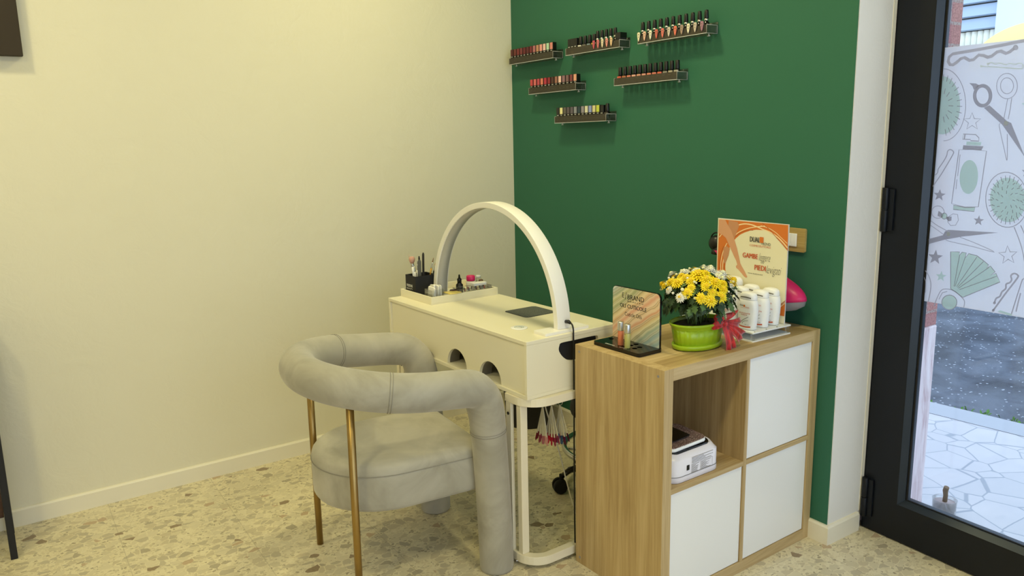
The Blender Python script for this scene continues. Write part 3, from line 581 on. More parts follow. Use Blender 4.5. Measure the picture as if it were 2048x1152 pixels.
POSTER_TEXT=[('DUAL', (1.6881, 1.0751, 1.7302, 0.0178), 'grey', 'bold'), ('TREND', (1.7336, 1.064, 1.7756, 0.009), 'grey', ''), ('COSMECEUTICALS', (1.6884, 1.0541, 1.7754, 0.0066), 'orange', ''), ('GAMBE', (1.6596, 1.017, 1.7237, 0.0171), 'orange', 'bold'), ('leggere', (1.7286, 1.0152, 1.7766, 0.0381), 'grey', 'it'), ('PIEDI', (1.7122, 0.9797, 1.7582, 0.0174), 'orange', 'bold'), ('levigati', (1.7602, 0.9758, 1.8231, 0.0391), 'grey', 'it'), ('www.dualtrend.it', (1.6845, 0.9569, 1.7477, 0.0046), 'grey', '')]
# ================================================================== ROOM
XR, YF = 4.9, -4.9          # right wall, wall behind the camera
CWK = -0.02932              # the left wall runs slightly out of square
xl = lambda y: CWK*y
struct(MB().prism([(-.3, YF-.2), (XR+.2, YF-.2), (XR+.2, .25), (-.3, .25)], -.12, 0).build('floor', 'terrazzo'))
struct(box('ceiling', (-.3, XR+.2, YF-.2, .45, CEIL, CEIL+.15), 'ceiling_paint'))
struct(MB().prism([(xl(.2)-.2, .2), (xl(.2), .2), (xl(YF-.2), YF-.2), (xl(YF-.2)-.2, YF-.2)], 0, CEIL).build('wall_left', 'cream_plaster'))
w = MB(); w.box(0.0, 1.9445, .004, .20, 0, CEIL); w.build('wall_back', 'white_plaster'); wb = bpy.data.objects['wall_back']; struct(wb)
gp = MB().box(0.0, 1.9425, 0.0, .004, 0, CEIL).build('painted_face', 'green_paint', wb)
struct(box('wall_front', (-.3, XR+.2, YF-.2, YF, 0, CEIL), 'cream_plaster'))
struct(MB().prism([(YF, 0), (.45, 0), (.45, CEIL), (YF, CEIL)], XR, XR+.2, holes=[[(-3.3, .10), (-3.3, 2.65), (-.15, 2.65), (-.15, .10)]], axis='x').build('wall_right', 'cream_plaster'))
w2 = bpy.data.objects.new('added_window', None); COL.objects.link(w2); w2.location = (XR+.08, 0, 0); struct(w2)  # unseen window and wall opening added to bring daylight onto the shelf fronts
MB().prism([(-3.3, .10), (-.15, .10), (-.15, 2.65), (-3.3, 2.65)], 0, .06, holes=[[(-3.24, .16), (-3.24, 2.59), (-1.76, 2.59), (-1.76, .16)], [(-1.69, .16), (-1.69, 2.59), (-.21, 2.59), (-.21, .16)]], axis='x').build('window_frame', 'door_black', w2)
MB().box(.03, .036, -3.25, -.2, .15, 2.6).build('glass_pane', 'window_glass', w2)
# wall above and beside the shop front
struct(box('wall_lintel', (1.9445, XR, .06, .42, 2.45, CEIL), 'white_plaster'))
def skirt(name, pts, h=.070, t=.013):
    """pts: floor line, thickness to the right-hand side of travel"""
    mb = MB(); P = [Vector((a, b, 0)) for a, b in pts]; k = len(P); off = []
    for i in range(k):
        d1 = (P[i]-P[i-1]).normalized() if i else (P[1]-P[0]).normalized(); d2 = (P[i+1]-P[i]).normalized() if i < k-1 else d1
        n1 = Vector((d1.y, -d1.x, 0)); n2 = Vector((d2.y, -d2.x, 0)); b = (n1+n2).normalized(); off.append(b/max(.3, b.dot(n1)))
    prof = [(0, 0), (t, 0), (t, h-.007), (t-.005, h), (0, h)]
    v = []; f = []; m = len(prof)
    for i in range(k):
        for a, z in prof: q = P[i]+off[i]*a; v.append((q.x, q.y, z))
    for i in range(k-1):
        for j in range(m): q = (j+1) % m; f.append((i*m+j, i*m+q, (i+1)*m+q, (i+1)*m+j))
    f += [tuple(range(m)), tuple(range((k-1)*m, k*m))]
    mb.add(v, f); return struct(mb.build(name, 'skirting'))
skirt('baseboard_left', [(xl(YF), YF), (xl(-1.02)-.0, -1.02)]); skirt('baseboard_left', [(xl(-1.0225), -1.0225), (0.001, -.002)])
skirt('baseboard_back', [(0.014, 0), (1.9445, 0), (1.9445, .176)])
# ceiling lights
for i, (x, y, p) in enumerate(LAMPS):
    t = thing('ceiling_light', 'round white ceiling light above the '+('manicure table', 'open floor by the cream wall', 'entrance door', 'middle of the room')[i], 'ceiling light', (x, y, CEIL), 0, 'round ceiling lights')
    MB().lathe([(.0, 0), (.16, 0), (.16, -.05), (.145, -.065), (.125, -.065), (.12, -.055), (0, -.055)], n=40).build('housing', 'white_plastic', t)
# ------------------------------------------------------------------ entrance door
DA = math.atan(-.03006)
door = bpy.data.objects.new('door_1', None); COL.objects.link(door); door.location = (1.945, .209, 0); door.rotation_euler = (0,0,DA); struct(door)
DW, DH = 1.06, 2.36; G0, GZ = .151, .157
fr = MB(); fr.prism([(0.0, 0.004), (DW, 0.004), (DW, DH), (0, DH)], 0, .055, holes=[[(G0-.016, GZ-.012), (DW-.142, GZ-.012), (DW-.142, 2.2), (G0-.016, 2.2)]], axis='y').build('leaf_frame', 'door_black', door, .002)
# outer fixed frame behind the leaf and the rebate line
fr = MB(); fr.prism([(-.03, 0.0), (DW+.03, 0.0), (DW+.03, DH+.06), (-.03, DH+.06)], .056, .075, holes=[[(.07, .06), (DW-.07, .06), (DW-.07, DH-.06), (.07, DH-.06)]], axis='y').build('fixed_frame', 'door_black', door)
bd = MB()
def bead(mb, x0, x1, z0, z1, w, y0=-.004, y1=.016):
    """sloping glazing bead around an opening, inner edge deeper"""
    o = [(x0, z0), (x1, z0), (x1, z1), (x0, z1)]; i = [(x0+w, z0+w), (x1-w, z0+w), (x1-w, z1-w), (x0+w, z1-w)]
    v = [(a, y0, b) for a, b in o]+[(a, y1, b) for a, b in i]+[(a, .05, b) for a, b in o]+[(a, .05, b) for a, b in i]
    f = []
    for k in range(4): j = (k+1) % 4; f += [(k, j, 4+j, 4+k), (4+k, 4+j, 12+j, 12+k), (8+k, 8+j, j, k)]
    mb.add(v, f)
bead(bd, G0-.018, DW-.14, GZ-.014, 2.202, .016); bd.build('glazing_bead', 'door_bead', door)
MB().box(G0-.004, DW-.154, .026, .032, GZ, 2.19).build('glass_pane', 'window_glass', door)
gk = MB(); gk.prism([(G0-.004, GZ), (DW-.154, GZ), (DW-.154, 2.19), (G0-.004, 2.19)], .020, .0255, holes=[[(G0+.004, GZ+.005), (DW-.16, GZ+.005), (DW-.16, 2.184), (G0+.004, 2.184)]], axis='y').build('rubber_gasket', 'dark_rubber', door)
for zc in (1.17, .128):
    h = MB(); h.cyl((.014, -.012, zc-.074), (.014, -.012, zc-.002), .011, n=14); h.cyl((.014, -.012, zc+.002), (.014, -.012, zc+.074), .011, n=14); h.cyl((.014, -.012, zc-.004), (.014, -.012, zc+.004), .008, n=12)
    h.box(.018, .042, -.009, .001, zc-.070, zc+.070); h.build('hinge', 'door_black', door, .0015)
F0, F1 = .873, 1.684
film = MB().box(G0+.002, DW-.16, .0225, .0262, F0, F1).build('frosted_film', 'frosted_film', door)
inks = ['ink_g', 'ink_d', 'ink_h', 'ink_m', 'ink_p']
FS = [(k, 'ink_'+c, w, [(p[0], p[1]) for p in pts]) for k, c, w, pts in FILM_ART]
am = MB(); art(am, FS, inks, lambda a, b, h: (a, .0224-h, b), xmin=G0+.003); am.build('film_print', inks, film)
struct(box('trim_1', (1.9445, 1.9465, .188, .206, .071, 2.45), 'skirting'))
# shop window to the right of the door, out of frame, lets the daylight in
wn = bpy.data.objects.new('window_1', None); COL.objects.link(wn); wn.location = (3.04, .176, 0); wn.rotation_euler = (0,0,DA); struct(wn)
WW = 1.8
MB().prism([(0, 0), (WW, 0), (WW, 2.42), (0, 2.42)], 0, .06, holes=[[(.06, .25), (WW-.06, .25), (WW-.06, 2.34), (.06, 2.34)]], axis='y').build('window_frame', 'door_black', wn)
MB().box(.06, WW-.06, .03, .036, .25, 2.34).build('glass_pane', 'window_glass', wn)
# ================================================================== OUTSIDE
ow = MB(); ow.box(-1.5, 2.068, .262, .378, .765, 3.4); ow.build('wall_outside', 'brick'); struct(bpy.data.objects['wall_outside'])
st = MB(); st.box(-1.5, 2.072, .262, .382, -.05, .764); st.build('trim_2', 'pink_stone', None, .006); struct(bpy.data.objects['trim_2'])
struct(box('threshold', (1.90, 5.0, .262, .40, -.05, -.004), 'pink_stone'))
def slab(name, m, x0, x1, ya, yb, z0, z1, k=.082, xo=1.349):
    return struct(MB().prism([(x0, ya if ya < 1 else ya+k*(x0-xo)), (x1, ya if ya < 1 else ya+k*(x1-xo)), (x1, yb+k*(x1-xo)), (x0, yb+k*(x0-xo))], z0, z1).build(name, m))
slab('pavement', 'crazy_paving', -6, 7, .40, 1.62, -.15, -.02)
slab('kerb', 'kerb_concrete', -6, 7, 1.62, 1.80, -.15, -.017)
slab('road', 'asphalt', -12, 9, 1.80, 12.5, -.25, -.045)
# weeds and grit along the kerb
wd = MB(); rr = random.Random(5)
for i in range(420):
    x = rr.uniform(1.15, 3.2) if i < 380 else rr.uniform(.6, 1.2); cl = math.sin(x*13)+math.sin(x*29+1)
    if cl < .1 and rr.random() < .86: continue
    y = 1.80+.082*(x-1.349)+rr.uniform(.015, .085); h = rr.uniform(.008, .03); a = rr.uniform(0, 6.28); l = rr.uniform(.01, .028)
    dx, dy = math.cos(a)*l, math.sin(a)*l; px, py = -dy*.3, dx*.3
    wd.add([(x, y, -.045), (x+dx*.5+px, y+dy*.5+py, -.045+h*.8), (x+dx, y+dy, -.045+h), (x+dx*.5-px, y+dy*.5-py, -.045+h*.6)], [(0,1,2,3)])
o = wd.build('weeds', 'weed'); tag(o, 'low green weeds sprouting along the kerb outside the glass door', 'weeds'); o['kind'] = 'stuff'
# glass pot with a stick of wood, standing by the door jamb
t = thing('glass_pot', 'round clear glass pot outside the door with a stub of wood standing in it', 'pot', (2.045, .60, -.02))
MB().lathe([(.036, 0), (.041, .004), (.042, .052), (.044, .056), (.040, .056), (.038, .008), (0, .008)], n=32).build('jar', 'acrylic_clear', t)
MB().lathe([(0, .009), (.0375, .009), (.0385, .044), (0, .047)], n=28).build('wax', mat_('grey_wax', '#9A8F90', .6).name, t)
sk = MB(); sk.tube([(0, 0, .04), (.002, 0, .07), (-.001, .001, .09), (.003, 0, .106)], [.009, .0085, .010, .0095], n=10); sk.build('wooden_stick', 'stick_wood', t)
# building across the road
t = thing('building', 'pale building across the road with grey blue louvred shutters', 'building', (0, 7.05, -.05))
bw = MB(); bw.prism([(-9, 0), (6, 0), (6, 6.5), (-9, 6.5)], 0, .3, holes=[[(-2.6, 2.36), (-.99, 2.36), (-.99, 3.6), (-2.6, 3.6)]], axis='y'); bw.build('wall', 'facade_pale', t)
lv = MB()
for i in range(8):
    z = 2.60+i*.145; lv.add([(-2.6, .06, z), (-.99, .06, z), (-.99, .10, z+.12), (-2.6, .10, z+.12), (-2.6, .09, z-.012), (-.99, .09, z-.012)], [(0,1,2,3), (0,4,5,1)])
lv.build('louvred_shutter', 'louvre', t); MB().box(-2.6, -.99, .2, .25, 2.36, 3.6).build('shutter_back', 'louvre_dark', t)
cn = MB()
for i in range(24):
    x = -2.58+i*.066; cn.cyl((x, .13, 2.37), (x, .13, 2.58), .036, n=8)
cn.build('curtain', 'curtain', t)
t2 = thing('awning', 'rounded yellow awning on the pale building across the road', 'awning', (-.42, 6.7, 2.06))
aw = MB(); aw.lathe([(.62*math.cos(a), .45*math.sin(a)) for a in [PI/2*i/14 for i in range(15)]], n=48, sy=.55); aw.build('canopy', 'yellow_cloth', t2); MB().cyl((0, .3, -.02), (0, .3, .1), .03).build('bracket', 'silver', t2)
# ================================================================== MANICURE TABLE
DY = .0457306
def desk_pt(x, y, z=0): return (1.489+x*math.cos(DY)-y*math.sin(DY), -.962+x*math.sin(DY)+y*math.cos(DY), z)
L0, D1, ZT, ZB = -.936, .390, .797, .603
desk = thing('manicure_table', 'cream lacquered manicure table with two arched openings in its front and a tubular frame', 'table', desk_pt(0, 0), DY)
MB().box(L0, 0, 0, D1, ZT-.013, ZT).build('tabletop', 'desk_lacquer', desk, .0015)
MB().box(L0+.0005, 0-.0005, 0.0005, D1, ZB, ZB+.013).build('bottom_board', 'desk_lacquer', desk, .0012)
MB().box(L0+.0005, L0+.0135, 0.0005, D1, ZB+.013, ZT-.013).build('side_panel', 'desk_lacquer', desk, .001)
slot = catmull([(.136, .762), (.134, .745), (.150, .722), (.176, .705), (.215, .698), (.262, .703), (.290, .722), (.306, .745), (.306, .764), (.290, .770), (.20, .770), (.146, .770)], 4, True)
slot = [(p.x, p.y) for p in [Vector((a[0], a[1], 0)) for a in slot]]
MB().prism([(.0005, ZB+.013), (D1, ZB+.013), (D1, ZT-.013), (.0005, ZT-.013)], -.0135, -.0005, holes=[slot], axis='x').build('side_panel', 'desk_lacquer', desk, .001)
MB().prism([(.12, .69), (.32, .69), (.32, .776), (.12, .776)], -.13, -.0138, axis='x').build('cable_pocket', 'black_matte', desk, .002)
# front panel, set back, with two arched hand openings
pts = [(L0+.0135, ZB+.0135)]
for cx in (-.433, -.221):
    pts += [(cx+.066*math.cos(a), ZB+.0135+.066*max(0, math.sin(a))) for a in [PI-PI*i/20 for i in range(21)]]
pts += [(-.0135, ZB+.0135), (-.0135, ZT-.0135), (L0+.0135, ZT-.0135)]
MB().prism(pts, .009, .022, axis='y').build('front_panel', 'desk_lacquer', desk)
for cx in (-.433, -.221):
    a = [(cx+.0665*math.cos(PI*i/20), ZB+.0136+.0665*math.sin(PI*i/20)) for i in range(21)]
    b = [(cx+.0635*math.cos(PI*i/20), ZB+.0136+.0635*math.sin(PI*i/20)) for i in range(20, -1, -1)]
    MB().prism(a+b, .020, .060, axis='y').build('sleeve', 'desk_inner', desk)
MB().box(L0+.0136, -.0136, D1-.016, D1-.003, ZB+.0135, ZT-.0135).build('back_panel', 'desk_lacquer', desk)
MB().box(L0+.014, -.139, .20, .212, ZB+.0135, ZT-.0135).build('inner_partition', 'desk_inner', desk)
# tubular frame: two rounded loops joined by posts
def cbar(side, z0, z1):
    """C-shaped rail running round one end of the table"""
    def half(x1, y0, y1, r, xe, n=8):
        return [(xe, y0)]+[(x1-r+r*math.sin(PI/2*i/n), y0+r-r*math.cos(PI/2*i/n)) for i in range(n+1)]+[(x1-r+r*math.cos(PI/2*i/n), y1-r+r*math.sin(PI/2*i/n)) for i in range(n+1)]+[(xe, y1)]
    pts = half(.020, -.006, D1-.004, .085, -.116)+list(reversed(half(-.008, .022, D1-.032, .060, -.116)))
    if side < 0: pts = [(L0-x, y) for x, y in pts]
    MB().prism(pts, z0, z1).build('frame_rail', 'desk_frame', desk, .003)
for sd in (1, -1): cbar(sd, ZB-.0285, ZB-.0005); cbar(sd, .016, .046)
for x in (-.099, L0+.099):
    p = MB().box(x-.014, x+.014, -.005, .008, .046, ZB-.0285).build('frame_post', 'desk_frame', desk, .002)
    for z in (.535, .105): MB().cyl((x, -.0052, z), (x, -.0070, z), .0055, n=14).build('bolt_hole', 'black_matte', p)
for x, y in ((-.052, .002), (L0+.052, .002), (-.052, D1-.034), (L0+.052, D1-.034)):
    MB().box(x-.012, x+.012, y, y+.028, .046, ZB-.0285).build('frame_post', 'desk_frame', desk, .002)
for x, y in ((-.093, .012), (L0+.10, .012), (-.09, D1-.02), (L0+.1, D1-.02)):
    MB().lathe([(.014, 0), (.015, .003), (.013, .006), (.005, .007), (.005, .016)], (x, y, 0), 20).build('levelling_foot', 'chrome', desk)
# top fittings
gr = MB().prism(rrect(-.408, -.272, .210, .350, .014, 5), ZT, ZT+.0015).build('dust_grille', 'grille_grey', desk)
MB().prism(rrect(-.411, -.269, .207, .353, .016, 5), ZT-.0002, ZT+.0008, holes=[list(reversed(rrect(-.408, -.272, .210, .350, .014, 5)))]).build('grille_rim', 'black_matte', gr)
ds = MB().lathe([(0, 0), (.0285, 0), (.0295, .001), (.0295, .002), (.028, .0028), (0, .0028)], (-.166, .096, ZT), 36).build('charging_disc', 'white_plastic', desk)
em = MB(); mat_('emblem_blue', '#8FA3A8', .4)
em.prism(circ(-.166, .096, .0165, 30), ZT+.0028, ZT+.0030, holes=[list(reversed(circ(-.166, .096, .0145, 30)))])
art(em, [('l', 'emblem_blue', .003, [(-.177, .090), (-.170, .092), (-.164, .099), (-.158, .101), (-.154, .098)]), ('l', 'emblem_blue', .002, [(-.176, .101), (-.168, .104), (-.160, .104)])], ['emblem_blue'], lambda a, b, h: (a, b, ZT+.0030+h)); em.build('emblem', 'emblem_blue', ds)
# ------------------------------------------------------------------ half-moon table lamp
lamp = thing('arch_lamp', 'white half-moon arch lamp spanning the manicure table', 'lamp', desk_pt(-.430, .182, ZT), DY)
RO = .400
def halfring(ro, ri, y0, y1, zlo, n=56, leg=0.0):
    a = [(ro*math.cos(PI*i/n), zlo+ro*math.sin(PI*i/n)*((.400-0)/RO)) for i in range(n+1)]
    b = [(ri*math.cos(PI*i/n), zlo+ri*math.sin(PI*i/n)) for i in range(n, -1, -1)]
    m = MB(); k = n+1; v = []; f = []
    for y in (y0, y1): v += [(p[0], y, p[1]) for p in a+b]
    N2 = 2*k
    for i in range(n):
        o, o2 = i, i+1; q, q2 = N2-1-i, N2-2-i
        f += [(o, o2, q2, q), (N2+o, N2+q, N2+q2, N2+o2), (o, N2+o, N2+o2, o2), (q, q2, N2+q2, N2+q)]
    f += [(0, N2-1, 2*N2-1, N2), (n, N2+n, N2+n+1, n+1)]
    m.add(v, f, True); return m
ar = halfring(RO, RO-.021, -.028, .028, .009); o = ar.build('arch', 'white_lamp', lamp, .0012)
for p in o.data.polygons: p.use_smooth = abs(p.normal.y) < .5
halfring(RO-.0205, RO-.0235, -.023, .023, .010).build('light_strip', 'diffuser', lamp)
MB().prism(rrect(RO-.047, RO+.018, -.094, .094, .004, 3), 0, .0095).build('base_plate', 'white_lamp', lamp, .0015)
MB().prism(rrect(-RO-.018, -RO+.035, -.04, .04, .004, 3), 0.006, .0115).build('base_plate', 'white_lamp', lamp, .001)
for i in range(26):
    a = PI*(.06+.88*i/25)
    if i in (0, 25): MB().sphere(((RO-.0238)*math.cos(a), 0, .010+(RO-.0238)*math.sin(a)), .0022, 8, 6).build('touch_button', 'silver', lamp)
# its black power lead
cb = thing('power_cable', 'thin black power cable plugged into the foot of the white arch lamp', 'cable', desk_pt(-.03, .19, ZT), DY)
MB().tube([(-.002, 0, .032), (.012, 0, .034), (.022, 0, .031)], [.0062, .0066, .0045], n=12).build('plug', 'black_plastic', cb)
pth = catmull([(.020, 0, .031), (.030, 0, .028), (.036, 0, .015), (.0375, 0, -.01), (.0385, 0, -.15), (.0385, 0, -.45), (.038, .002, -.70), (.036, .01, -.785), (.033, .05, -.794), (-.05, .2, -.7945)], 6)
MB().tube(pth, .0027, n=8).build('cord', 'black_plastic', cb)
# ------------------------------------------------------------------ tray and what stands in it
tray = thing('tray', 'low cream wooden tray at the left end of the manicure table', 'tray', desk_pt(-.935, .058, ZT), DY)
TX, TY, TH = .250, .318, .031
MB().box(0.0, TX, 0.0, TY, 0, .005).build('tray_bottom', 'desk_lacquer', tray)
MB().prism([(0, 0), (TX, 0), (TX, TY), (0, TY)], .005, TH, holes=[[(.008, .008), (.008, TY-.008), (TX-.008, TY-.008), (TX-.008, .008)]]).build('rim', 'desk_lacquer', tray, .001)
ZI = ZT+.0055
cup = thing('brush_holder', 'square black brush holder in the left corner of the cream tray', 'holder', desk_pt(-.920, .075, ZI), DY)
c_ = MB(); CX, CY, CH = .083, .098, .086
c_.box(0, CX, 0, CY, 0, .003); c_.prism([(0, 0), (CX, 0), (CX, CY), (0, CY)], .003, CH, holes=[[(.003, .003), (.003, CY-.003), (CX-.003, CY-.003), (CX-.003, .003)]]); c_.build('box', 'black_matte', cup, .001)
tm = MB(); TM = Matrix.Translation((0, -.0003, 0)) @ Matrix.Rotation(PI/2, 4, 'X')
add_text(tm, 'PASSIONE', .010, .058, .038, .049, TM, 0, 0, .0005); add_text(tm, 'BEAUTY', .010, .058, .027, .034, TM); tm.build('lettering', 'print_white', cup)
GRP = 'brushes and files standing in the black holder'
def stick_thing(name, label, cat, x, y, dx, dy, L, parts):
    """x,y foot inside the holder; parts = (name, material, t0, t1, r0, r1, flat)"""
    t = thing(name, label, cat, desk_pt(-.920+x, .075+y, ZI+.004), DY, GRP)
    d = Vector((dx, dy, 1)).normalized()
    for nm, mt, t0, t1, ra, rb, fl in parts:
        k = 5; path = [d*(L*(t0+(t1-t0)*i/k)) for i in range(k+1)]; rad = [(ra+(rb-ra)*i/k)*1.15 for i in range(k+1)]
        MB().tube(path, rad, n=10, flat=fl).build(nm, mt, t)
    return t
mat_('bristle_brown', '#7A5A3C', .9); mat_('bristle_pink', '#C99A88', .95); mat_('handle_clear', '#D9CFC2', .25); mat_('handle_rose', '#C9A79A', .35); mat_('file_grey', '#5A5A55', .9); mat_('file_dark', '#2D2B29', .9); mat_('handle_grey', '#7F7A70', .4)
specs = [
 ('nail_brush', 'clear handled thin nail brush leaning furthest left in the black holder', .014, .050, -.36, -.05, .166, 'handle_clear', 'handle_rose', .0030),
 ('nail_brush', 'thin pale brush just right of the furthest left brush in the holder', .018, .036, -.27, .0, .150, 'handle_clear', 'handle_clear', .0028),
 ('powder_brush', 'round pink powder brush with white handle in the black holder', .026, .030, -.13, .0, .132, 'white_plastic', 'bristle_pink', .0045),
 ('nail_brush', 'white handled brush in front of the pink powder brush', .028, .040, -.12, -.05, .128, 'white_plastic', 'silver', .0040),
 ('nail_brush', 'rose handled brush in the middle of the black holder', .036, .050, -.06, .0, .146, 'handle_rose', 'handle_grey', .0042),
 ('nail_brush', 'white and silver brush between the rose brush and grey files', .040, .035, .02, .0, .142, 'white_plastic', 'silver', .0038),
 ('nail_brush', 'gold handled detail brush leaning right in the black holder', .060, .062, .18, .16, .156, 'gold', 'bristle_brown', .0032),
 ('nail_brush', 'short gold and black brush behind the gold detail brush', .060, .075, .02, .28, .135, 'black_plastic', 'gold', .0030),
 ('nail_brush', 'small gold tipped brush leaning toward the arch lamp', .068, .085, .16, .55, .130, 'black_plastic', 'gold', .0026),
]
for nm, lb, x, y, dx, dy, L, mh, mt, r in specs:
    if nm == 'powder_brush':
        t = stick_thing(nm, lb, 'brush', x, y, dx, dy, L, [('handle', mh, 0, .86, r*.6, r, 1), ('ferrule', 'silver', .85, .95, r, r*1.3, 1)])
        d = Vector((dx, dy, 1)).normalized()*(L+.010); MB().lathe([(.006, -.016), (.0105, -.008), (.0128, .001), (.0115, .008), (.007, .0125), (0, .014)], (d.x, d.y, d.z), 20).build('bristles', mt, t)
    else:
        stick_thing(nm, lb, 'brush', x, y, dx, dy, L, [('handle', mh, 0, .72, r*.8, r, 1), ('ferrule', 'silver', .71, .88, r, r*.8, 1), ('bristles', mt, .87, 1.0, r*.8, .0006, 1)])
for lb, x, y, dx, dy, L, mt, w in [('tall dark grey nail file standing in the middle of the holder', .054, .052, .06, .0, .174, 'file_dark', .0045), ('wide grey nail file beside the tall dark one', .056, .034, .04, .0, .146, 'file_grey', .0075), ('dark narrow nail file left of the wide grey file', .046, .045, -.03, .0, .158, 'file_dark', .0035)]:
    t = thing('nail_file', lb, 'nail file', desk_pt(-.920+x, .075+y, ZI+.004), DY, GRP)
    d = Vector((dx, dy, 1)).normalized(); m_ = MB(); w2 = w; s_ = Vector((.6, .8, 0))
    ol = [(-w2, 0), (w2, 0), (w2, L-.008), (w2*.5, L), (-w2*.5, L), (-w2, L-.008)]; nn = d.cross(s_).normalized()
    v = [s_*a+d*b+nn*h for h in (-.0015, .0015) for a, b in ol]; k = 6
    m_.add(v, [tuple(range(k)), tuple(reversed(range(k, 2*k)))]+[(i, (i+1) % k, k+(i+1) % k, k+i) for i in range(k)]); m_.build('abrasive_board', mt, t)
# small glass of cotton pads
gl = thing('cotton_holder', 'small square clear glass holder at the near corner of the cream tray', 'holder', desk_pt(-.772, .078, ZI), DY)
mg = MB(); q = [(0, 0), (.060, 0), (.060, .056), (0, .056)]
mg.prism(q, 0, .003); mg.prism(q, .003, .046, holes=[[(.002, .002), (.002, .054), (.058, .054), (.058, .002)]]); mg.build('glass_box', 'acrylic_clear', gl, .001)
for i in range(4):
    t = MB(); w = .040; ang = [.16, -.10, .05, -.05][i]; y = .012+i*.011; h = [.054, .060, .058, .056][i]
    pts = [(-w/2, 0), (w/2, 0), (w/2+.002, h*.95), (w/2-.006, h), (-w/2+.004, h*.98), (-w/2, h*.9)]
    t.M = Matrix.Rotation(ang, 4, 'Y'); t.prism(pts, -.003, .003, axis='y')
    p = desk_pt(-.772+.030, .078+y, ZI+.0045); o = t.build('cotton_wipe', 'paper', None, .001); o.location = p; o.rotation_euler = (0, 0, DY+[.1, -.15, .05, .2][i])
    tag(o, ['frontmost folded white wipe in the small glass holder', 'tilted white wipe second from the front in the small glass holder', 'white wipe third from the front in the small glass holder', 'rearmost white wipe in the small glass holder'][i], 'wipe', 'white wipes in the small glass holder')
o = MB(); o.M = Matrix.Translation((0, 0, 0)); o.prism([(0, 0), (.050, .004), (.055, .028), (.048, .060), (.004, .055)], 0, .004); o = o.build('sticky_note', 'yellow_paper', None, .0008); o.location = desk_pt(-.735, .140, ZT+TH+.0008); o.rotation_euler = (0, 0, DY); tag(o, 'pale yellow paper pad lying on the rim of the cream tray', 'paper pad')
# black bottle behind the lamp foot
t = thing('dropper_bottle', 'black bottle behind the left foot of the arch lamp', 'bottle', desk_pt(-.800, .262, ZI), DY)
MB().lathe([(.014, 0), (.015, .002), (.015, .036), (.009, .042), (.009, .046)], n=24).build('body', 'black_plastic', t); MB().lathe([(.0095, .046), (.0095, .060), (.005, .064), (.003, .078), (0, .079)], n=20).build('cap', 'black_gloss', t)
t = thing('clip_pot', 'low black pot with a dark red band beside the clear organiser', 'pot', desk_pt(-.735, .192, ZI), DY)
MB().lathe([(.014, 0), (.016, .003), (.016, .020), (0, .020)], n=24).build('body', 'black_plastic', t); MB().lathe([(.0165, .020), (.0165, .030), (.014, .033), (0, .033)], n=24).build('lid', mat_('wine_lid', '#3A1416', .4).name, t)
# jar with magenta cap
t = thing('acetone_bottle', 'small milky bottle with bright pink cap behind the clear organiser', 'bottle', desk_pt(-.790, .312, ZI), DY)
MB().lathe([(.019, 0), (.0205, .003), (.0205, .040), (.018, .046), (.015, .048)], n=28).build('body', 'off_white', t)
MB().lathe([(.0175, .048), (.0185, .051), (.0185, .066), (.016, .070), (0, .071)], n=28).build('cap', 'magenta', t)
t = thing('brown_bottle', 'tiny brown capped bottle right of the pink capped one', 'bottle', desk_pt(-.760, .343, ZI), DY)
MB().lathe([(.010, 0), (.0105, .002), (.0105, .030), (.006, .034)], n=20).build('body', 'off_white', t); MB().lathe([(.0095, .034), (.0095, .050), (.008, .053), (0, .053)], n=20).build('cap', mat_('brown_cap', '#5A3E1E', .4).name, t)
t = thing('glass_vial', 'small clear vial behind the brown capped bottle', 'vial', desk_pt(-.800, .358, ZI), DY)
MB().lathe([(.011, 0), (.012, .002), (.012, .050), (.010, .054)], n=20).build('body', 'acrylic_clear', t); MB().lathe([(.0105, .054), (.0105, .064), (0, .065)], n=20).build('cap', 'acrylic_edge', t)
t = thing('cream_box', 'flat white box lying behind the clear organiser', 'box', desk_pt(-.752, .300, ZI+.034), DY)
# clear organiser with nail drill bits
og = thing('bit_organiser', 'clear acrylic organiser full of nail drill bits at the right end of the tray', 'organiser', desk_pt(-.755, .200, ZI), DY)
mo = MB(); q = [(0, 0), (.056, 0), (.056, .155), (0, .155)]
mo.prism(q, 0, .002); mo.prism(q, .002, .036, holes=[[(.002, .002), (.002, .153), (.054, .153), (.054, .002)]]); mo.build('case', 'acrylic_clear', og, .0008)
MB().prism([(.006, .006), (.050, .006), (.050, .149), (.006, .149)], .0022, .012).build('bit_rack', 'grey_plastic', og)
ed = MB()
for a, b in (((0,0,.036), (.056,0,.036)), ((.056,0,.036), (.056,.155,.036)), ((.056,.155,.036), (0,.155,.036)), ((0,.155,.036), (0,0,.036)), ((.056,0,0), (.056,0,.036)), ((.056,.155,0), (.056,.155,.036))): ed.cyl(a, b, .0008, n=6)
ed.build('edges', 'label_grey', og)
ORD_ = ['first', 'second', 'third', 'fourth', 'fifth', 'sixth', 'seventh', 'eighth', 'ninth', 'tenth', 'eleventh', 'twelfth', 'thirteenth', 'last']
BN = ['black', 'red', 'green', 'charcoal', 'rust', 'pale grey', 'black', 'maroon', 'navy', 'grey', 'black', 'bright red', 'dark olive', 'taupe']
bitc = ['#2F2A28', '#8C2F2A', '#2E5B4A', '#3C3C44', '#7A3330', '#B9B4AA', '#30302E', '#5A2A28', '#2B3B52', '#6F6A60', '#2A2A2A', '#A43B36', '#33332F', '#8A8070']
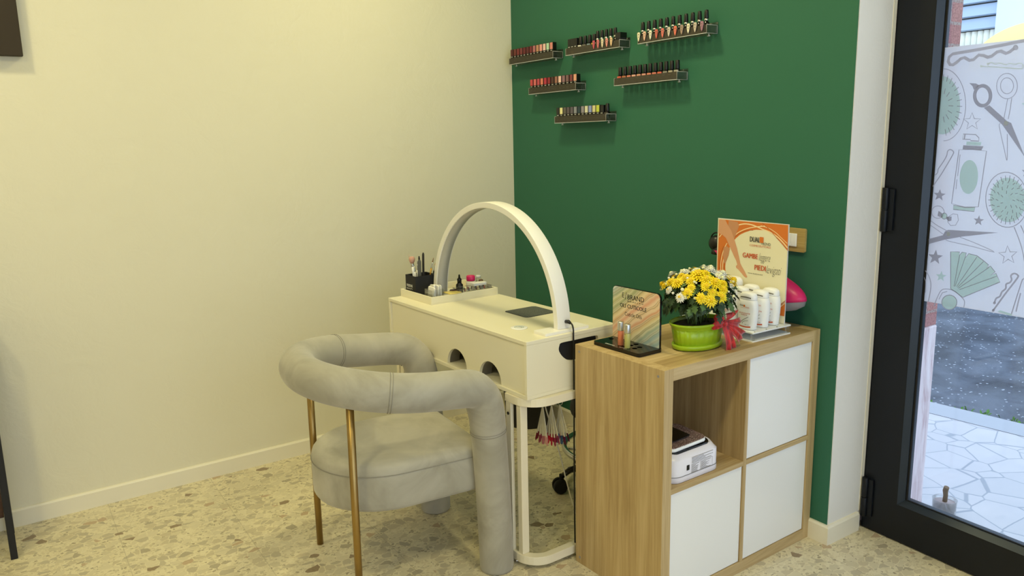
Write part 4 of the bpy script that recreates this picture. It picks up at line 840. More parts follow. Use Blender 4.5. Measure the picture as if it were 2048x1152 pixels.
for i in range(14):
    x, y = .044 if i % 2 else .022, .022+i*.0095
    t = thing('drill_bit', '%s headed nail drill bit, %s from the lamp end in the clear organiser' % (BN[i], ORD_[i]), 'drill bit', desk_pt(-.755+x, .200+y, ZI+.0122), DY, 'drill bits in the clear organiser')
    MB().cyl((0,0,0), (0,0,.012), .0012, n=8).build('shank', 'silver', t); MB().lathe([(.0024, .012), (.0030, .015), (.0026, .022), (.0008, .025)], n=10).build('head', mat_('bit_%d' % i, bitc[i], .5).name, t)
# replace the box by a lidded one resting on the organiser's back edge
t_ = bpy.data.objects['cream_box']; t_.location = desk_pt(-.752, .285, ZI+.0368)
MB().box(0, .030, 0, .060, 0, .007).build('tray', 'white_plastic', t_, .001); MB().box(-.0008, .0308, -.0008, .0608, .0065, .011).build('lid', 'white_plastic', t_, .001)
# ------------------------------------------------------------------ what hangs under the table
wc = MB(); wc.tube(catmull([(-.172, .195, .6025), (-.164, .20, .51), (-.162, .235, .397), (-.163, .27, .292), (-.169, .31, .161), (-.174, .35, .047), (-.174, .375, .006), (-.15, .42, .004), (-.10, .46, .004)], 8), .0026, n=8)
o = wc.build('charging_cable', 'off_white', None); o.location = (1.489, -.962, 0); o.rotation_euler = (0,0,DY); tag(o, 'thin white cable drooping from under the manicure table to the floor', 'cable')
mat_('clear_tip', '#C9C2A6', .3)
tipcols = ['#6E1A2A', '#8C3B4B', '#A8656B', '#C08A7E', '#B01630', '#C8102E', '#A01030', '#7D1B3A', '#C21838', '#4A6A86', '#35506E', '#4E1630']
for j, (x, y, lab) in enumerate([(-.062, .112, 'hanging bunch of nail colour swatches with mauve and rose tips, nearest the leg'), (-.042, .134, 'hanging bunch of nail colour swatches with bright red tips, in the middle'), (-.030, .160, 'hanging bunch of nail colour swatches with blue and wine tips, beside the cabinet')]):
    t = thing('nail_swatch_bunch', lab, 'nail swatches', desk_pt(x, y, ZB-.030), DY, 'nail swatch bunches under the table')
    hk = MB(); hk.tube([(.014*math.cos(a), 0, -.014+.014*math.sin(a)) for a in [2*PI*i/20 for i in range(20)]], .0013, n=6, closed=True); hk.build('ring', 'silver', t)
    for i in range(12):
        a = (i-5.5)*.046+[-.05, 0, .05][j]; yy = .016*math.cos(i*2.1+j); d = Vector((math.sin(a), yy*4, -math.cos(a))).normalized(); s_ = Vector((math.cos(a), 0, math.sin(a)))
        m_ = MB(); Ls = .134+.006*math.sin(i*1.9+j); w = .0033; o0 = Vector((0, 0, -.026))
        def st(t0, t1, wa, wb, mb):
            v = []
            for hh in (-.0007, .0007):
                for tt, ww in ((t0, wa), (t1, wb)): v += [o0+d*tt-s_*ww+Vector((0, hh, 0)), o0+d*tt+s_*ww+Vector((0, hh, 0))]
            mb.add(v, [(0,1,3,2), (4,6,7,5), (0,4,5,1), (2,3,7,6), (0,2,6,4), (1,5,7,3)])
        st(0, Ls-.030, .0014, w, m_); s1 = m_.build('swatch_stick', 'clear_tip', t)
        cc = tipcols[(i//3+j*4) % 12]; m2_ = MB(); st(Ls-.030, Ls-.006, w, w*1.1, m2_); st(Ls-.006, Ls, w*1.1, w*.35, m2_); m2_.build('colour_tip', mat_('tip_'+cc[1:], cc, .25).name, s1)
# black waste bin beyond the table
t = thing('waste_bin', 'round black waste bin on the floor under the back of the manicure table', 'bin', (.325, -.155, 0))
MB().lathe([(.105, 0), (.112, .004), (.135, .30), (.140, .305), (.140, .312), (.130, .312), (.106, .01), (0, .01)], n=40).build('bucket', 'black_matte', t)
MB().lathe([(.1415, .300), (.144, .303), (.144, .318), (.1405, .320)], n=40).build('rim', 'black_plastic', t)
# ------------------------------------------------------------------ stool on castors
SC = (1.16, -.305)
st_ = thing('swivel_stool', 'black swivel stool with chrome foot ring and castors behind the manicure table', 'stool', (SC[0], SC[1], 0))
MB().lathe([(0, .322), (.165, .322), (.178, .330), (.182, .345), (.178, .368), (.160, .378), (0, .380)], n=40).build('seat', 'black_matte', st_)
MB().cyl((0,0,.10), (0,0,.322), .014, n=16).build('gas_lift', 'chrome', st_)
MB().lathe([(0, .085), (.03, .085), (.032, .12), (.025, .14), (0, .14)], n=24).build('hub', 'black_plastic', st_)
rg = MB(); rg.tube([(.205*math.cos(2*PI*i/40), .205*math.sin(2*PI*i/40), .180) for i in range(40)], .012, n=14, closed=True)
for k in range(3): a = 2*PI*k/3; rg.cyl((.012*math.cos(a), .012*math.sin(a), .150), (.205*math.cos(a), .205*math.sin(a), .180), .006, n=10)
rg.build('foot_ring', 'chrome', st_)
for k in range(5):
    a = math.atan2(-.213, -.089)+2*PI*k/5; ca, sa = math.cos(a), math.sin(a)
    leg = MB().tube([(.02*ca, .02*sa, .105), (.12*ca, .12*sa, .105), (.19*ca, .19*sa, .094), (.226*ca, .226*sa, .068)], [.020, .017, .013, .010], n=12); leg = leg.build('leg', 'black_gloss', st_)
    cs = MB(); c0 = Vector((.232*ca, .232*sa, .031)); ax = Vector((-sa, ca, 0))
    for sgn in (-1, 1): cs.cyl(c0+ax*sgn*.006, c0+ax*sgn*.024, .030, .027, n=24)
    cs.cyl(c0-ax*.008, c0+ax*.008, .018, n=16); cs.cyl(c0+Vector((-.008*ca, -.008*sa, .015)), c0+Vector((-.008*ca, -.008*sa, .048)), .010, n=12); cs.build('castor', 'dark_rubber', leg)
# ================================================================== ARMCHAIR
CA = math.radians(-4)
ch = thing('armchair', 'grey velvet armchair with a thick tubular back and arms and brass back legs', 'chair', (1.13, -1.23, 0), CA)
TR = .0605; AX = .290
right = [(.252, .214, 0.0), (.252, .212, .10), (.254, .204, .30), (.260, .190, .50), (.265, .180, .575), (.271, .162, .625), (.279, .128, .655), (.287, .07, .667), (AX, 0, .674), (AX-.002, -.06, .680)]
arc_ = [(AX*math.cos(a)*1.0, -.06-.275*math.sin(a), .680+.038*math.sin(a)) for a in [PI*i/12 for i in range(1, 12)]]
left = [(-x, y, z) for x, y, z in reversed(right)]
path = catmull(right+arc_+left, 5)
rad = []
for i, p in enumerate(path):
    z = p.z; rad.append(.0575+.003*min(1, max(0, (z-.45)/.15))-(.003*math.exp(-((z-.635)/.018)**2) if p.y > .12 else 0))
body = MB().tube(path, rad, n=36)
bo = body.build('tubular_back', 'grey_velvet', ch, .008)
# seams around the tube
def seam(i):
    p = path[i]; T = (path[i+1]-path[i-1]).normalized(); a = T.orthogonal().normalized(); b = T.cross(a); r = rad[i]+.0006
    for dd in (-.004, .004):
        MB().tube([p+T*dd+(a*math.cos(2*PI*k/32)+b*math.sin(2*PI*k/32))*r for k in range(32)], .0011, n=6, closed=True).build('seam', 'piping', bo)
n_ = len(path); ks = [min(range(n_), key=lambda i: (path[i]-Vector(q)).length) for q in ((.260, .190, .50), (AX-.02, -.14, .69), (-.260, .190, .50), (-AX+.02, -.14, .69))]
for k in ks: seam(k)
for s_ in (-1, 1): MB().cyl((s_*.252, .214, -.0), (s_*.252, .214, .004), TR*.8, n=32).build('glide', 'black_matte', bo)
# seat: deep D-shaped cushion
def dshape(w, yb, yf, rf, n=20):
    pts = [(w*math.cos(a), yb+w*1.02*math.sin(a)) for a in [PI+PI*i/n for i in range(n+1)]]
    pts += [(w+(-rf+rf*math.cos(a)), yf-rf+rf*math.sin(a)) for a in [PI/2*i/6 for i in range(7)]]
    pts += [(-w+rf-rf*math.sin(a), yf-rf+rf*math.cos(a)) for a in [PI/2*i/6 for i in range(7)]]
    return pts
D = dshape(.228, -.085, .205, .05)
def ringlay(mb, base, levels, smooth=True):
    k = len(base); v = []; f = []
    for s_, z in levels: v += [(x*s_, -.0+(y+.03)*s_-.03, z) for x, y in base]
    for l in range(len(levels)-1):
        for i in range(k): j = (i+1) % k; f.append((l*k+i, l*k+j, (l+1)*k+j, (l+1)*k+i))
    f.append(tuple(reversed(range(k)))); f.append(tuple(range((len(levels)-1)*k, len(levels)*k))); mb.add(v, f, smooth)
se = MB(); ringlay(se, D, [(.93, .283), (.975, .287), (.995, .297), (1.0, .32), (1.0, .395), (.998, .412), (.985, .427), (.95, .437), (.88, .443), (.70, .446), (.45, .444), (.2, .443)])
so = se.build('seat', 'grey_velvet', ch)
MB().tube([((x*1.003), (y+.03)*1.003-.03, .405) for x, y in D], .0014, n=6, closed=True).build('seam', 'piping', so)
MB().box(-.20, .20, .10, .19, .300, .330).build('seat_rail', 'black_matte', ch)
MB().prism([(x*.80, (y+.03)*.8-.03) for x, y in D], .270, .2835).build('seat_base', 'black_matte', ch)
for s_ in (-1, 1):
    MB().tube([(s_*.222, -.258, 0), (s_*.224, -.257, .3), (s_*.226, -.255, .665)], [.0112, .0118, .0122], n=20).build('leg', 'brass', ch)
# ================================================================== CUBE SHELF UNIT
KA = .0416946
def kp(x, y, z=0): return (1.5204+x*math.cos(KA)-y*math.sin(KA), -.79057+x*math.sin(KA)+y*math.cos(KA), z)
ku = thing('shelf_unit', 'oak effect cube shelf unit with three white doors standing against the green wall', 'shelf unit', kp(0, 0), KA)
KD, KW, KT, TI = .390, .770, .038, .016
MB().box(0, KD, 0, KT, 0, KW).build('side_panel', 'oak_upright', ku, .0008)
MB().box(0, KD, KW-KT, KW, 0, KW).build('side_panel', 'oak_upright', ku, .0008)
MB().box(0, KD, KT, KW-KT, KW-KT, KW).build('top_panel', 'oak_deep', ku, .0008)
MB().box(0, KD, KT, KW-KT, 0, KT).build('bottom_panel', 'oak_deep', ku, .0008)
MB().box(.001, KD-.001, KW/2-TI/2, KW/2+TI/2, KT, KW-KT).build('divider', 'oak_upright', ku, .0006)
for a, b in ((KT, KW/2-TI/2), (KW/2+TI/2, KW-KT)): MB().box(.001, KD-.001, a, b, KW/2-TI/2, KW/2+TI/2).build('shelf', 'oak_deep', ku, .0006)
for a, b, z0, z1 in ((KT, KW/2-TI/2, KT, KW/2-TI/2), (KW/2+TI/2, KW-KT, KT, KW/2-TI/2), (KW/2+TI/2, KW-KT, KW/2+TI/2, KW-KT)):
    MB().box(KD-.020, KD-.005, a+.002, b-.002, z0+.002, z1-.002).build('door', 'white_laminate', ku, .0008)
    MB().box(.004, .010, a+.001, b-.001, z0+.001, z1-.001).build('insert_back', 'white_laminate', ku)
MB().box(.002, .006, KT, KW/2-TI/2, KW/2+TI/2, KW-KT).build('back_board', 'oak_upright', ku)
for x in (.020, .366):
    for z in (.748, .022): MB().cyl((x, .0002, z), (x, -.0006, z), .0042, n=14).build('screw_cap', 'grey_plastic', ku)
# ------------------------------------------------------------------ UV lamp in the open cube
uv = thing('nail_lamp', 'pale lilac nail curing lamp with rose glitter top in the open cube', 'nail lamp', kp(.205, .060, KW/2+TI/2), KA)
def rr3(x0, x1, y0, y1, r): return rrect(x0, x1, y0, y1, r, 7)
def stack(levels, name, m, par, bev=0):
    mb = MB(); k = None; v = []; f = []
    for pts, zf in levels:
        k = len(pts); v += [(a, b, zf(a, b) if callable(zf) else zf) for a, b in pts]
    L = len(levels)
    for l in range(L-1):
        for i in range(k): j = (i+1) % k; f.append((l*k+i, l*k+j, (l+1)*k+j, (l+1)*k+i))
    mb.add(v, f, True); mb.add(v, [tuple(reversed(range(k))), tuple(range((L-1)*k, L*k))], False); return mb.build(name, m, par, bev)
UX, UY = .172, .222
topz = lambda a, b: .088+.016*(1-((a-UX*.35)/UX)**2*2)-.010*((b-UY/2)/UY*2)**2
bdy = stack([(rr3(.004, UX-.004, .004, UY-.004, .035), .0), (rr3(0, UX, 0, UY, .038), .004), (rr3(0, UX, 0, UY, .038), .020), (rr3(.001, UX-.001, .001, UY-.001, .037), .023), (rr3(.001, UX-.001, .001, UY-.001, .037), .070), (rr3(.006, UX-.006, .006, UY-.006, .034), lambda a, b: topz(a, b)-.012), (rr3(.018, UX-.018, .016, UY-.016, .028), topz)], 'body', 'lavender_plastic', uv)
ln = MB(); ln.tube([(a, b, .0215) for a, b in rr3(-.0004, UX+.0004, -.0004, UY+.0004, .038)], .0009, n=6, closed=True); ln.build('parting_line', 'label_grey', bdy)
sh = lambda dz: (lambda a, b: topz(a, b)+dz)
stack([(rr3(.022, UX-.016, .018, UY-.030, .026), sh(-.002)), (rr3(.022, UX-.016, .018, UY-.030, .026), sh(.003))], 'black_gasket', 'black_gloss', uv)
cv = stack([(rr3(.010, UX-.022, .016, UY-.042, .024), sh(.003)), (rr3(.010, UX-.020, .014, UY-.040, .026), sh(.007)), (rr3(.012, UX-.022, .016, UY-.042, .024), sh(.014))], 'top_cover', 'white_plastic', uv)
stack([(rr3(.013, UX-.023, .017, UY-.043, .023), sh(.0142)), (rr3(.013, UX-.023, .017, UY-.043, .023), sh(.0155))], 'glitter_panel', 'rose_glitter', cv)
stack([(rr3(.035, UX-.052, .045, UY-.088, .006), sh(.0156)), (rr3(.035, UX-.052, .045, UY-.088, .006), sh(.0166))], 'display', 'black_gloss', cv)
stack([(rr3(-.010, .030, .060, .130, .015), .095), (rr3(-.008, .028, .062, .128, .014), .128)], 'handle', 'off_white', uv)
MB().box(UX-.0006, UX+.0010, .060, .071, .036, .052).build('power_socket', 'black_plastic', uv)
lb = MB(); MX = Matrix(((0, 0, 1, UX-.0004), (1, 0, 0, 0), (0, 1, 0, 0), (0, 0, 0, 1)))
def lrow(y0, y1, z, h): lb.add([(UX+.0002, y0, z), (UX+.0002, y1, z), (UX+.0002, y1, z+h), (UX+.0002, y0, z+h)], [(0,1,2,3)])
rl = random.Random(2)
for i in range(5): lrow(.082, .082+[.098, .055, .098, .062, .090][i], .071-i*.0042, .0014)
for i in range(8): lrow(.082, .082+rl.uniform(.018, .034), .047-i*.0034, .0011); lrow(.124, .124+rl.uniform(.02, .046), .047-i*.0034, .0011)
for z in (.0505, .0205): lrow(.081, .178, z, .0007)
for y in (.081, .121, .1775): lb.add([(UX+.0002, y, .0205), (UX+.0002, y+.0006, .0205), (UX+.0002, y+.0006, .0508), (UX+.0002, y, .0508)], [(0,1,2,3)])
lb.build('rating_label', 'label_grey', bdy)
# ------------------------------------------------------------------ cuticle oil display
od = thing('oil_display', 'black stand with a marbled cuticle oil card at the near end of the shelf unit', 'display stand', kp(.040, .040, KW), KA)
hol = [(.028, .055), (.062, .028), (.098, .024)]+[(x, y) for x in (.122, .158) for y in (.030, .052, .074)]
holes = [list(reversed(circ(x, y, .0085, 16))) for x, y in ((.022, .062), (.122, .030), (.122, .052), (.122, .074), (.155, .035), (.155, .057))]
bb = MB(); bb.prism(rrect(0, .208, 0, .104, .010, 5), .0035, .0125, holes=holes); bb.prism(rrect(0, .208, 0, .104, .010, 5), 0, .0032); bb.build('base', 'black_gloss', od, .0008)
pn = MB().prism(rrect(-.004, .206, .0, .172, .016, 8, (1,1,0,0)), .093, .0985, axis='y').build('back_panel', 'black_gloss', od); pn.location = (0, 0, .0126)
cd = MB().prism(rrect(-.0038, .2035, .0, .170, .015, 8, (1,1,0,0)), .0922, .0929, axis='y').build('marbled_card', 'marbled_card', od); cd.location = (0, 0, .0126)
tm = MB(); TM = Matrix.Translation((0, .0919, 0)) @ Matrix.Rotation(PI/2, 4, 'X')
add_text(tm, 'E', .040, .049, .137, .153, TM, 0, .0); add_text(tm, '/', .052, .060, .132, .156, TM); add_text(tm, 'BRAND', .064, .137, .134, .150, TM, 0, 0, .0006)
add_text(tm, 'OLI CUTICOLE', .030, .148, .105, .118, TM, 0, 0, .0009); add_text(tm, 'Cuticle Oils', .052, .128, .079, .092, TM)
add_text(tm, 'BEAUTY', .064, .137, .126, .130, TM); tm.build('lettering', 'print_black', cd)
tb = MB(); add_text(tb, 'E/BRAND', .050, .092, .007, .013, Matrix.Translation((0, 0, .0127)), 0, .02); add_text(tb, 'BEAUTY', .112, .144, .010, .0125, Matrix.Translation((0, 0, .0127)), 0, .02); tb.build('base_lettering', 'print_white', od)
for i, (x, y, mt, lab) in enumerate([(.098, .030, 'peach_oil', 'roll-on bottle of peach coloured oil, left of the two on the black stand'), (.1365, .022, 'green_oil', 'roll-on bottle of pale green oil, right of the two on the black stand')]):
    t = thing('oil_bottle', lab, 'bottle', kp(.040+x, .040+y, KW+.0127), KA, 'roll-on oil bottles on the black stand')
    bd_ = MB().lathe([(.0085, 0), (.0092, .001), (.0092, .046), (.0086, .048)], n=24).build('body', mt, t)
    MB().lathe([(.0096, .048), (.0098, .049), (.0098, .074), (.0092, .076), (0, .0762)], n=24).build('cap', 'silver', t)
    lt = MB()
    for k, (z, wd_) in enumerate([(.043, .7), (.033, .4), (.030, .5), (.022, .6), (.014, .35), (.010, .45), (.006, .4)]):
        a0 = -2.2; n3 = 6
        v = [(.0094*math.cos(a0+wd_*q/n3), .0094*math.sin(a0+wd_*q/n3), z+h) for h in (0, .0013 if k in (0, 3) else .0007) for q in range(n3+1)]
        lt.add(v, [(q, q+1, n3+2+q, n3+1+q) for q in range(n3)])
    lt.build('lettering', 'print_black', bd_)
# ------------------------------------------------------------------ planter with chrysanthemums
PX, PY = .268, .280
pl = thing('planter', 'oval lime green plastic planter with saucer on the shelf unit', 'planter', kp(PX, PY, KW), KA)
AS = .72   # narrower across than along
def oval(prof, name, m, nf=0, fl=0, sx=.67):
    return MB().lathe(prof, n=96, sx=sx, sy=1.0, flute=fl, nf=nf).build(name, m, pl)
oval([(0, .001), (.086, .001), (.094, .004), (.096, .014), (.094, .017), (0, .017)], 'saucer', 'lime_plastic')
oval([(.084, .016), (.087, .0175), (.092, .040), (.097, .068)], 'wall', 'lime_plastic', 28, .012)
oval([(.097, .066), (.0985, .068), (.0995, .074), (.103, .076), (.1065, .081), (.106, .085), (.102, .086), (.097, .083), (.096, .07), (.088, .03), (0, .03)], 'rim', 'lime_plastic')
oval([(0, .076), (.055, .077), (.0955, .074)], 'soil', 'soil')
rf = random.Random(8)
pt = thing('chrysanthemum', 'chrysanthemum with yellow and white flower heads in the lime planter', 'plant', kp(PX, PY, KW+.077), KA)
def P3(th, ph, r, sq=.86):   # dome coordinates around the plant
    return Vector((r*math.sin(th)*math.cos(ph), r*math.sin(th)*math.sin(ph)*1.0, .085+r*math.cos(th)*sq*.85))
stems = MB()
for i in range(46):
    ph = rf.uniform(0, 2*PI); th = rf.uniform(0, 1.65); e = P3(th, ph, rf.uniform(.09, .115)); b = Vector((rf.uniform(-.02, .02), rf.uniform(-.035, .035), 0))
    stems.tube(catmull([b, b*.6+Vector((0,0,.035))+e*.25, e*.8+Vector((0,0,.0)), e], 3), .0014, n=5)
stems.build('stems', 'stem_green', pt)
def leaf(mb, p, d, L, roll):
    d = d.normalized(); s = d.cross(Vector((0,0,1))); s = s.normalized() if s.length > .01 else Vector((1,0,0)); nn = s.cross(d); s = (s*math.cos(roll)+nn*math.sin(roll)); nn = s.cross(d)
    out = [(0, 0), (.10, .10), (.25, .30), (.32, .16), (.48, .40), (.55, .20), (.72, .30), (.80, .14), (1.0, 0)]
    v = [p+d*(L*a)+s*(L*b)-nn*(L*.35*a*a) for a, b in out]+[p+d*(L*a)-s*(L*b)-nn*(L*.35*a*a) for a, b in out[1:-1]]+[p+d*(L*a)+nn*(L*(.06-.35*a*a)) for a in (.3, .65)]
    n9 = 9; m1, m2 = 16, 17
    mb.add(v, [(0, 1, 2, m1), (m1, 2, 3, 4), (m1, 4, 5, m2), (m2, 5, 6, 7), (m2, 7, 8), (0, m1, 10, 9), (m1, 12, 11, 10), (m1, m2, 13, 12), (m2, 15, 14, 13), (m2, 8, 15)], False)
lv1, lv2 = MB(), MB()
for i in range(620):
    ph = rf.uniform(0, 2*PI); th = rf.uniform(.1, 2.0); r = rf.uniform(.045, .108) if th > .7 else rf.uniform(.03, .085)
    if th > 1.55: r = min(r, .100)
    p = P3(th, ph, r); 
    if p.z < .012: p.z = .012+rf.uniform(0, .02)
    d = Vector((math.sin(th)*math.cos(ph), math.sin(th)*math.sin(ph), math.cos(th)-.65+rf.uniform(-.5, .3)))
    leaf(lv1 if rf.random() < .75 else lv2, p, d, rf.uniform(.026, .042), rf.uniform(-.7, .7))
fo = lv1.build('foliage', 'leaf', pt); fo['kind'] = 'stuff'; o = lv2.build('foliage', 'leaf_light', pt); o['kind'] = 'stuff'
def flower(pos, nrm, R, mp, mc):
    nrm = nrm.normalized(); a = nrm.orthogonal().normalized(); b = nrm.cross(a); mb = MB()
    for ring, (n, rr, lift, wd_) in enumerate([(17, 1.0, .05, .13), (14, .82, .22, .12), (11, .60, .38, .11), (8, .38, .50, .10)]):
        for i in range(n):
            t = 2*PI*(i+.5*(ring % 2))/n+rf.uniform(-.08, .08); q = rr*rf.uniform(.88, 1.08); dr = a*math.cos(t)+b*math.sin(t); sd = nrm.cross(dr)
            w = R*wd_; c0 = pos+nrm*(R*lift*.3); c1 = pos+dr*(R*q*.6)+nrm*(R*(lift+.06)); c2 = pos+dr*(R*q)+nrm*(R*(lift+rf.uniform(-.06, .08)))
            mb.add([c0-sd*w*.4, c0+sd*w*.4, c1+sd*w, c1-sd*w, c2], [(0,1,2,3), (3,2,4)], False)
    f_ = mb.build('flower_head', mp, pt); c_ = MB(); c_.sphere(tuple(pos+nrm*(R*.42)), R*.24, 10, 6); c_.build('flower_centre', mc, f_); return f_
# heads placed round the dome: (angle around, angle from top, radius, colour)
VA = math.atan2(-.50, .84)     # side of the plant facing into the room
H = [(-.62, 1.22, .0165, 'y'), (-.25, 1.38, .0185, 'y'), (-.02, 1.45, .021, 'y'), (.28, 1.35, .019, 'y'), (-.80, 1.40, .016, 'w2'),
     (-.62, .78, .0155, 'g'), (-.10, .98, .018, 'y'), (-.05, .72, .021, 'y'), (.22, .86, .023, 'y'), (.55, .92, .015, 'g'), (.42, 1.12, .016, 'g'), (-1.05, .92, .020, 'y'), (-.92, .66, .016, 'y'),
     (-.35, .52, .027, 'y'), (.0, .45, .020, 'y'), (-1.35, .45, .018, 'w'), (1.5, .30, .022, 'w'), (2.2, .55, .020, 'w'), (1.15, .62, .022, 'w'), (.75, .64, .019, 'w'), (1.20, .98, .026, 'y'), (1.5, 1.1, .018, 'y'), (-1.4, .95, .017, 'y'), (1.95, .85, .017, 'g'), (-1.2, .62, .014, 'y'), (-1.6, 1.15, .014, 'y'), (-1.25, 1.22, .013, 'w2'), (.85, .32, .020, 'w'), (-.6, .25, .016, 'w'), (2.4, .3, .018, 'w'), (.9, 1.12, .013, 'w2'),
     (3.0, .7, .02, 'y'), (3.6, 1.1, .02, 'y'), (-2.2, .8, .02, 'w'), (-2.0, 1.2, .018, 'y'), (2.7, 1.2, .02, 'y'), (-.55, 1.02, .013, 'g'), (.05, 1.18, .014, 'y')]
for da, th, R, c in H:
    ph = VA+da; pos = P3(th, ph, .117); nrm = Vector((math.sin(th)*math.cos(ph), math.sin(th)*math.sin(ph), math.cos(th)+.25))
    flower(pos, nrm, R*1.22, {'y': 'petal_yellow', 'g': 'petal_yellow', 'w': 'petal_white', 'w2': 'petal_white'}[c], 'petal_gold' if c != 'w' else 'bud')
for i in range(62):
    ph = VA+rf.uniform(-2.0, 2.0); th = rf.uniform(.15, 1.5); r = rf.uniform(.112, .130); p = P3(th, ph, r)
    b_ = MB(); b_.sphere(tuple(p), rf.uniform(.0035, .0060), 8, 6, .9); b_.build('bud', 'bud' if rf.random() < .7 else 'petal_white', pt)
# red organza ribbon tied on the planter
rb = thing('ribbon', 'red organza ribbon bow tied on the right side of the lime planter', 'ribbon', kp(PX+.076, PY+.034, KW+.082), KA)
def sheet(name, rows, par, m='red_ribbon', th=.0008):
    R_ = [catmull(r, 5) for r in rows]; mb = MB(); k = len(R_[0]); v = [p for r in R_ for p in r]; f = []
    for i in range(len(R_)-1):
        for j in range(k-1): f.append((i*k+j, i*k+j+1, (i+1)*k+j+1, (i+1)*k+j))
    mb.add(v, f, True); o = mb.build(name, m, par); s_ = o.modifiers.new('thickness', 'SOLIDIFY'); s_.thickness = th; return o
org = bpy.data.materials.new('organza'); org.use_nodes = True; xx = N(org); bb_ = xx.b; bb_.inputs['Base Color'].default_value = lin('#C8101A'); bb_.inputs['Roughness'].default_value = .45; bb_.inputs['Alpha'].default_value = .86; bb_.inputs['Sheen Weight'].default_value = .5
wv = xx.noise(xx.coord((120, 120, 25)), 1, 3, .6, .6); xx.l(xx.ramp(wv[0], [(.35, '#8E0A12'), (.55, '#CF1620'), (.75, '#E83B3A')]), bb_.inputs['Base Color']); MATS['organza'] = org
kn = MB(); kn.sphere((0, 0, 0), .013, 16, 10, .9, 1, .8); kn.build('knot', 'organza', rb)
Z = lambda a, b, c: (a, b, c)
def fan_sheet(name, p0, p1, w0, w1, wdir, folds, amp, sag, nrm):
    p0, p1, wd_, nrm = Vector(p0), Vector(p1), Vector(wdir).normalized(), Vector(nrm).normalized(); rows = []
    for i in range(8):
        t = i/7; c = p0.lerp(p1, t)+nrm*(math.sin(t*PI)*sag); w = (w0+(w1-w0)*t)*1.35
        rows.append([c+wd_*(w*(j/12-.5))+nrm*(amp*(.3+t)*math.sin(j/12*PI*folds+t*2)) for j in range(13)])
    return sheet(name, rows, rb, 'organza')
fan_sheet('loop', (0, 0, 0), (-.004, -.042, .020), .014, .052, (.1, .25, 1), 5, .004, .010, (1, -.2, .1))
fan_sheet('loop', (.002, .004, 0), (.010, .062, -.018), .014, .046, (.0, .35, 1), 5, .004, .008, (1, -.3, .1))
fan_sheet('loop', (.002, .0, .004), (.012, .018, .036), .012, .044, (.0, 1, .1), 4, .004, .008, (1, 0, .2))
fan_sheet('tail', (.004, -.004, -.004), (.020, .010, -.085), .014, .034, (.1, 1, .35), 4, .003, .006, (1, 0, .1))
fan_sheet('tail', (.004, .004, -.004), (.022, .062, -.052), .012, .034, (.0, .6, .9), 4, .003, .006, (1, 0, .1))
# ------------------------------------------------------------------ acrylic display with poster and bottles
SX0, SX1, SY0, SY1 = 1.536, 1.858, -.332, -.138
ds_ = thing('display_stand', 'white acrylic two-level stand with an orange foot care poster at its back', 'display stand', (SX0, SY0, KW), 0)
DX, DYY = SX1-SX0, SY1-SY0
MB().prism(rrect(0, DX, 0, DYY, .004, 3), 0, .004).build('lower_plate', mat_('opal_acrylic', '#EEF0EE', .2).name, ds_)
MB().prism(rrect(0, DX, 0, DYY, .004, 3), .0275, .0315).build('upper_plate', mat_('opal_acrylic', '#EEF0EE', .2).name, ds_)
for a, b in ((.008, .010), (DX-.008, .010), (.008, DYY-.01), (DX-.008, DYY-.01)): MB().box(a-.006, a+.006, b-.0035, b+.0035, .004, .0275).build('post', 'acrylic_clear', ds_)
BW, BD = .062, .040
cols = (1.808, 1.728, 1.650); rows_ = (-.298, -.240, -.186)
cl_ = MB()
for cx in cols:
    for cy in rows_:
        cl_.cyl((cx+.042-SX0, cy-.016-SY0, .0315), (cx+.042-SX0, cy-.016-SY0, .0325), .0025, n=10)
cl_.build('screws', 'label_grey', ds_)
pp = MB().box(SX0-SX0+.006, 1.8425-SX0, .1775, .1805, .0318, .367).build('poster_panel', 'acrylic_edge', ds_)
pc = MB().box(.008, 1.8405-SX0, .1766, .1774, .033, .365).build('poster', 'poster_cream', ds_)
pm = ['orange', 'cream', 'rust', 'skin', 'skin2']
ap = MB(); art(ap, [(k, c, w, pts) for k, c, w, pts in POSTER_ART], pm, lambda a, b, h: (a-SX0, .1765-h, b-KW), xmin=1.5445, step=.00004); ap.build('poster_print', pm, pc)
lt = {'grey': MB(), 'orange': MB()}
for body_, (x0, x1b, x1, hh), col, stl in [(t_[0], (t_[1][0], t_[1][1], t_[1][2], t_[1][3]), t_[2], t_[3]) for t_ in POSTER_TEXT]:
    zc = x1b-KW; M3 = Matrix.Translation((-SX0, .1752, 0)) @ Matrix.Rotation(PI/2, 4, 'X')
    if stl == 'it': add_text(lt[col], body_, x0, x1, zc-hh*.5, zc+hh*.42, M3, .5, -.016)
    else: add_text(lt[col], body_, x0, x1, zc-hh/2, zc+hh/2, M3, 0, 0, .0014 if stl == 'bold' else 0)
lt['grey'].build('lettering', 'grey', pc); lt['orange'].build('lettering', 'print_orange', pc)
lt2 = MB(); lt2.add([(1.7295-SX0, .1750, .2965), (1.7455-SX0, .1750, .2965), (1.7455-SX0, .1750, .3160), (1.7295-SX0, .1750, .3160)], [(0,1,2,3)]); lt2.build('logo_square', 'orange', pc)
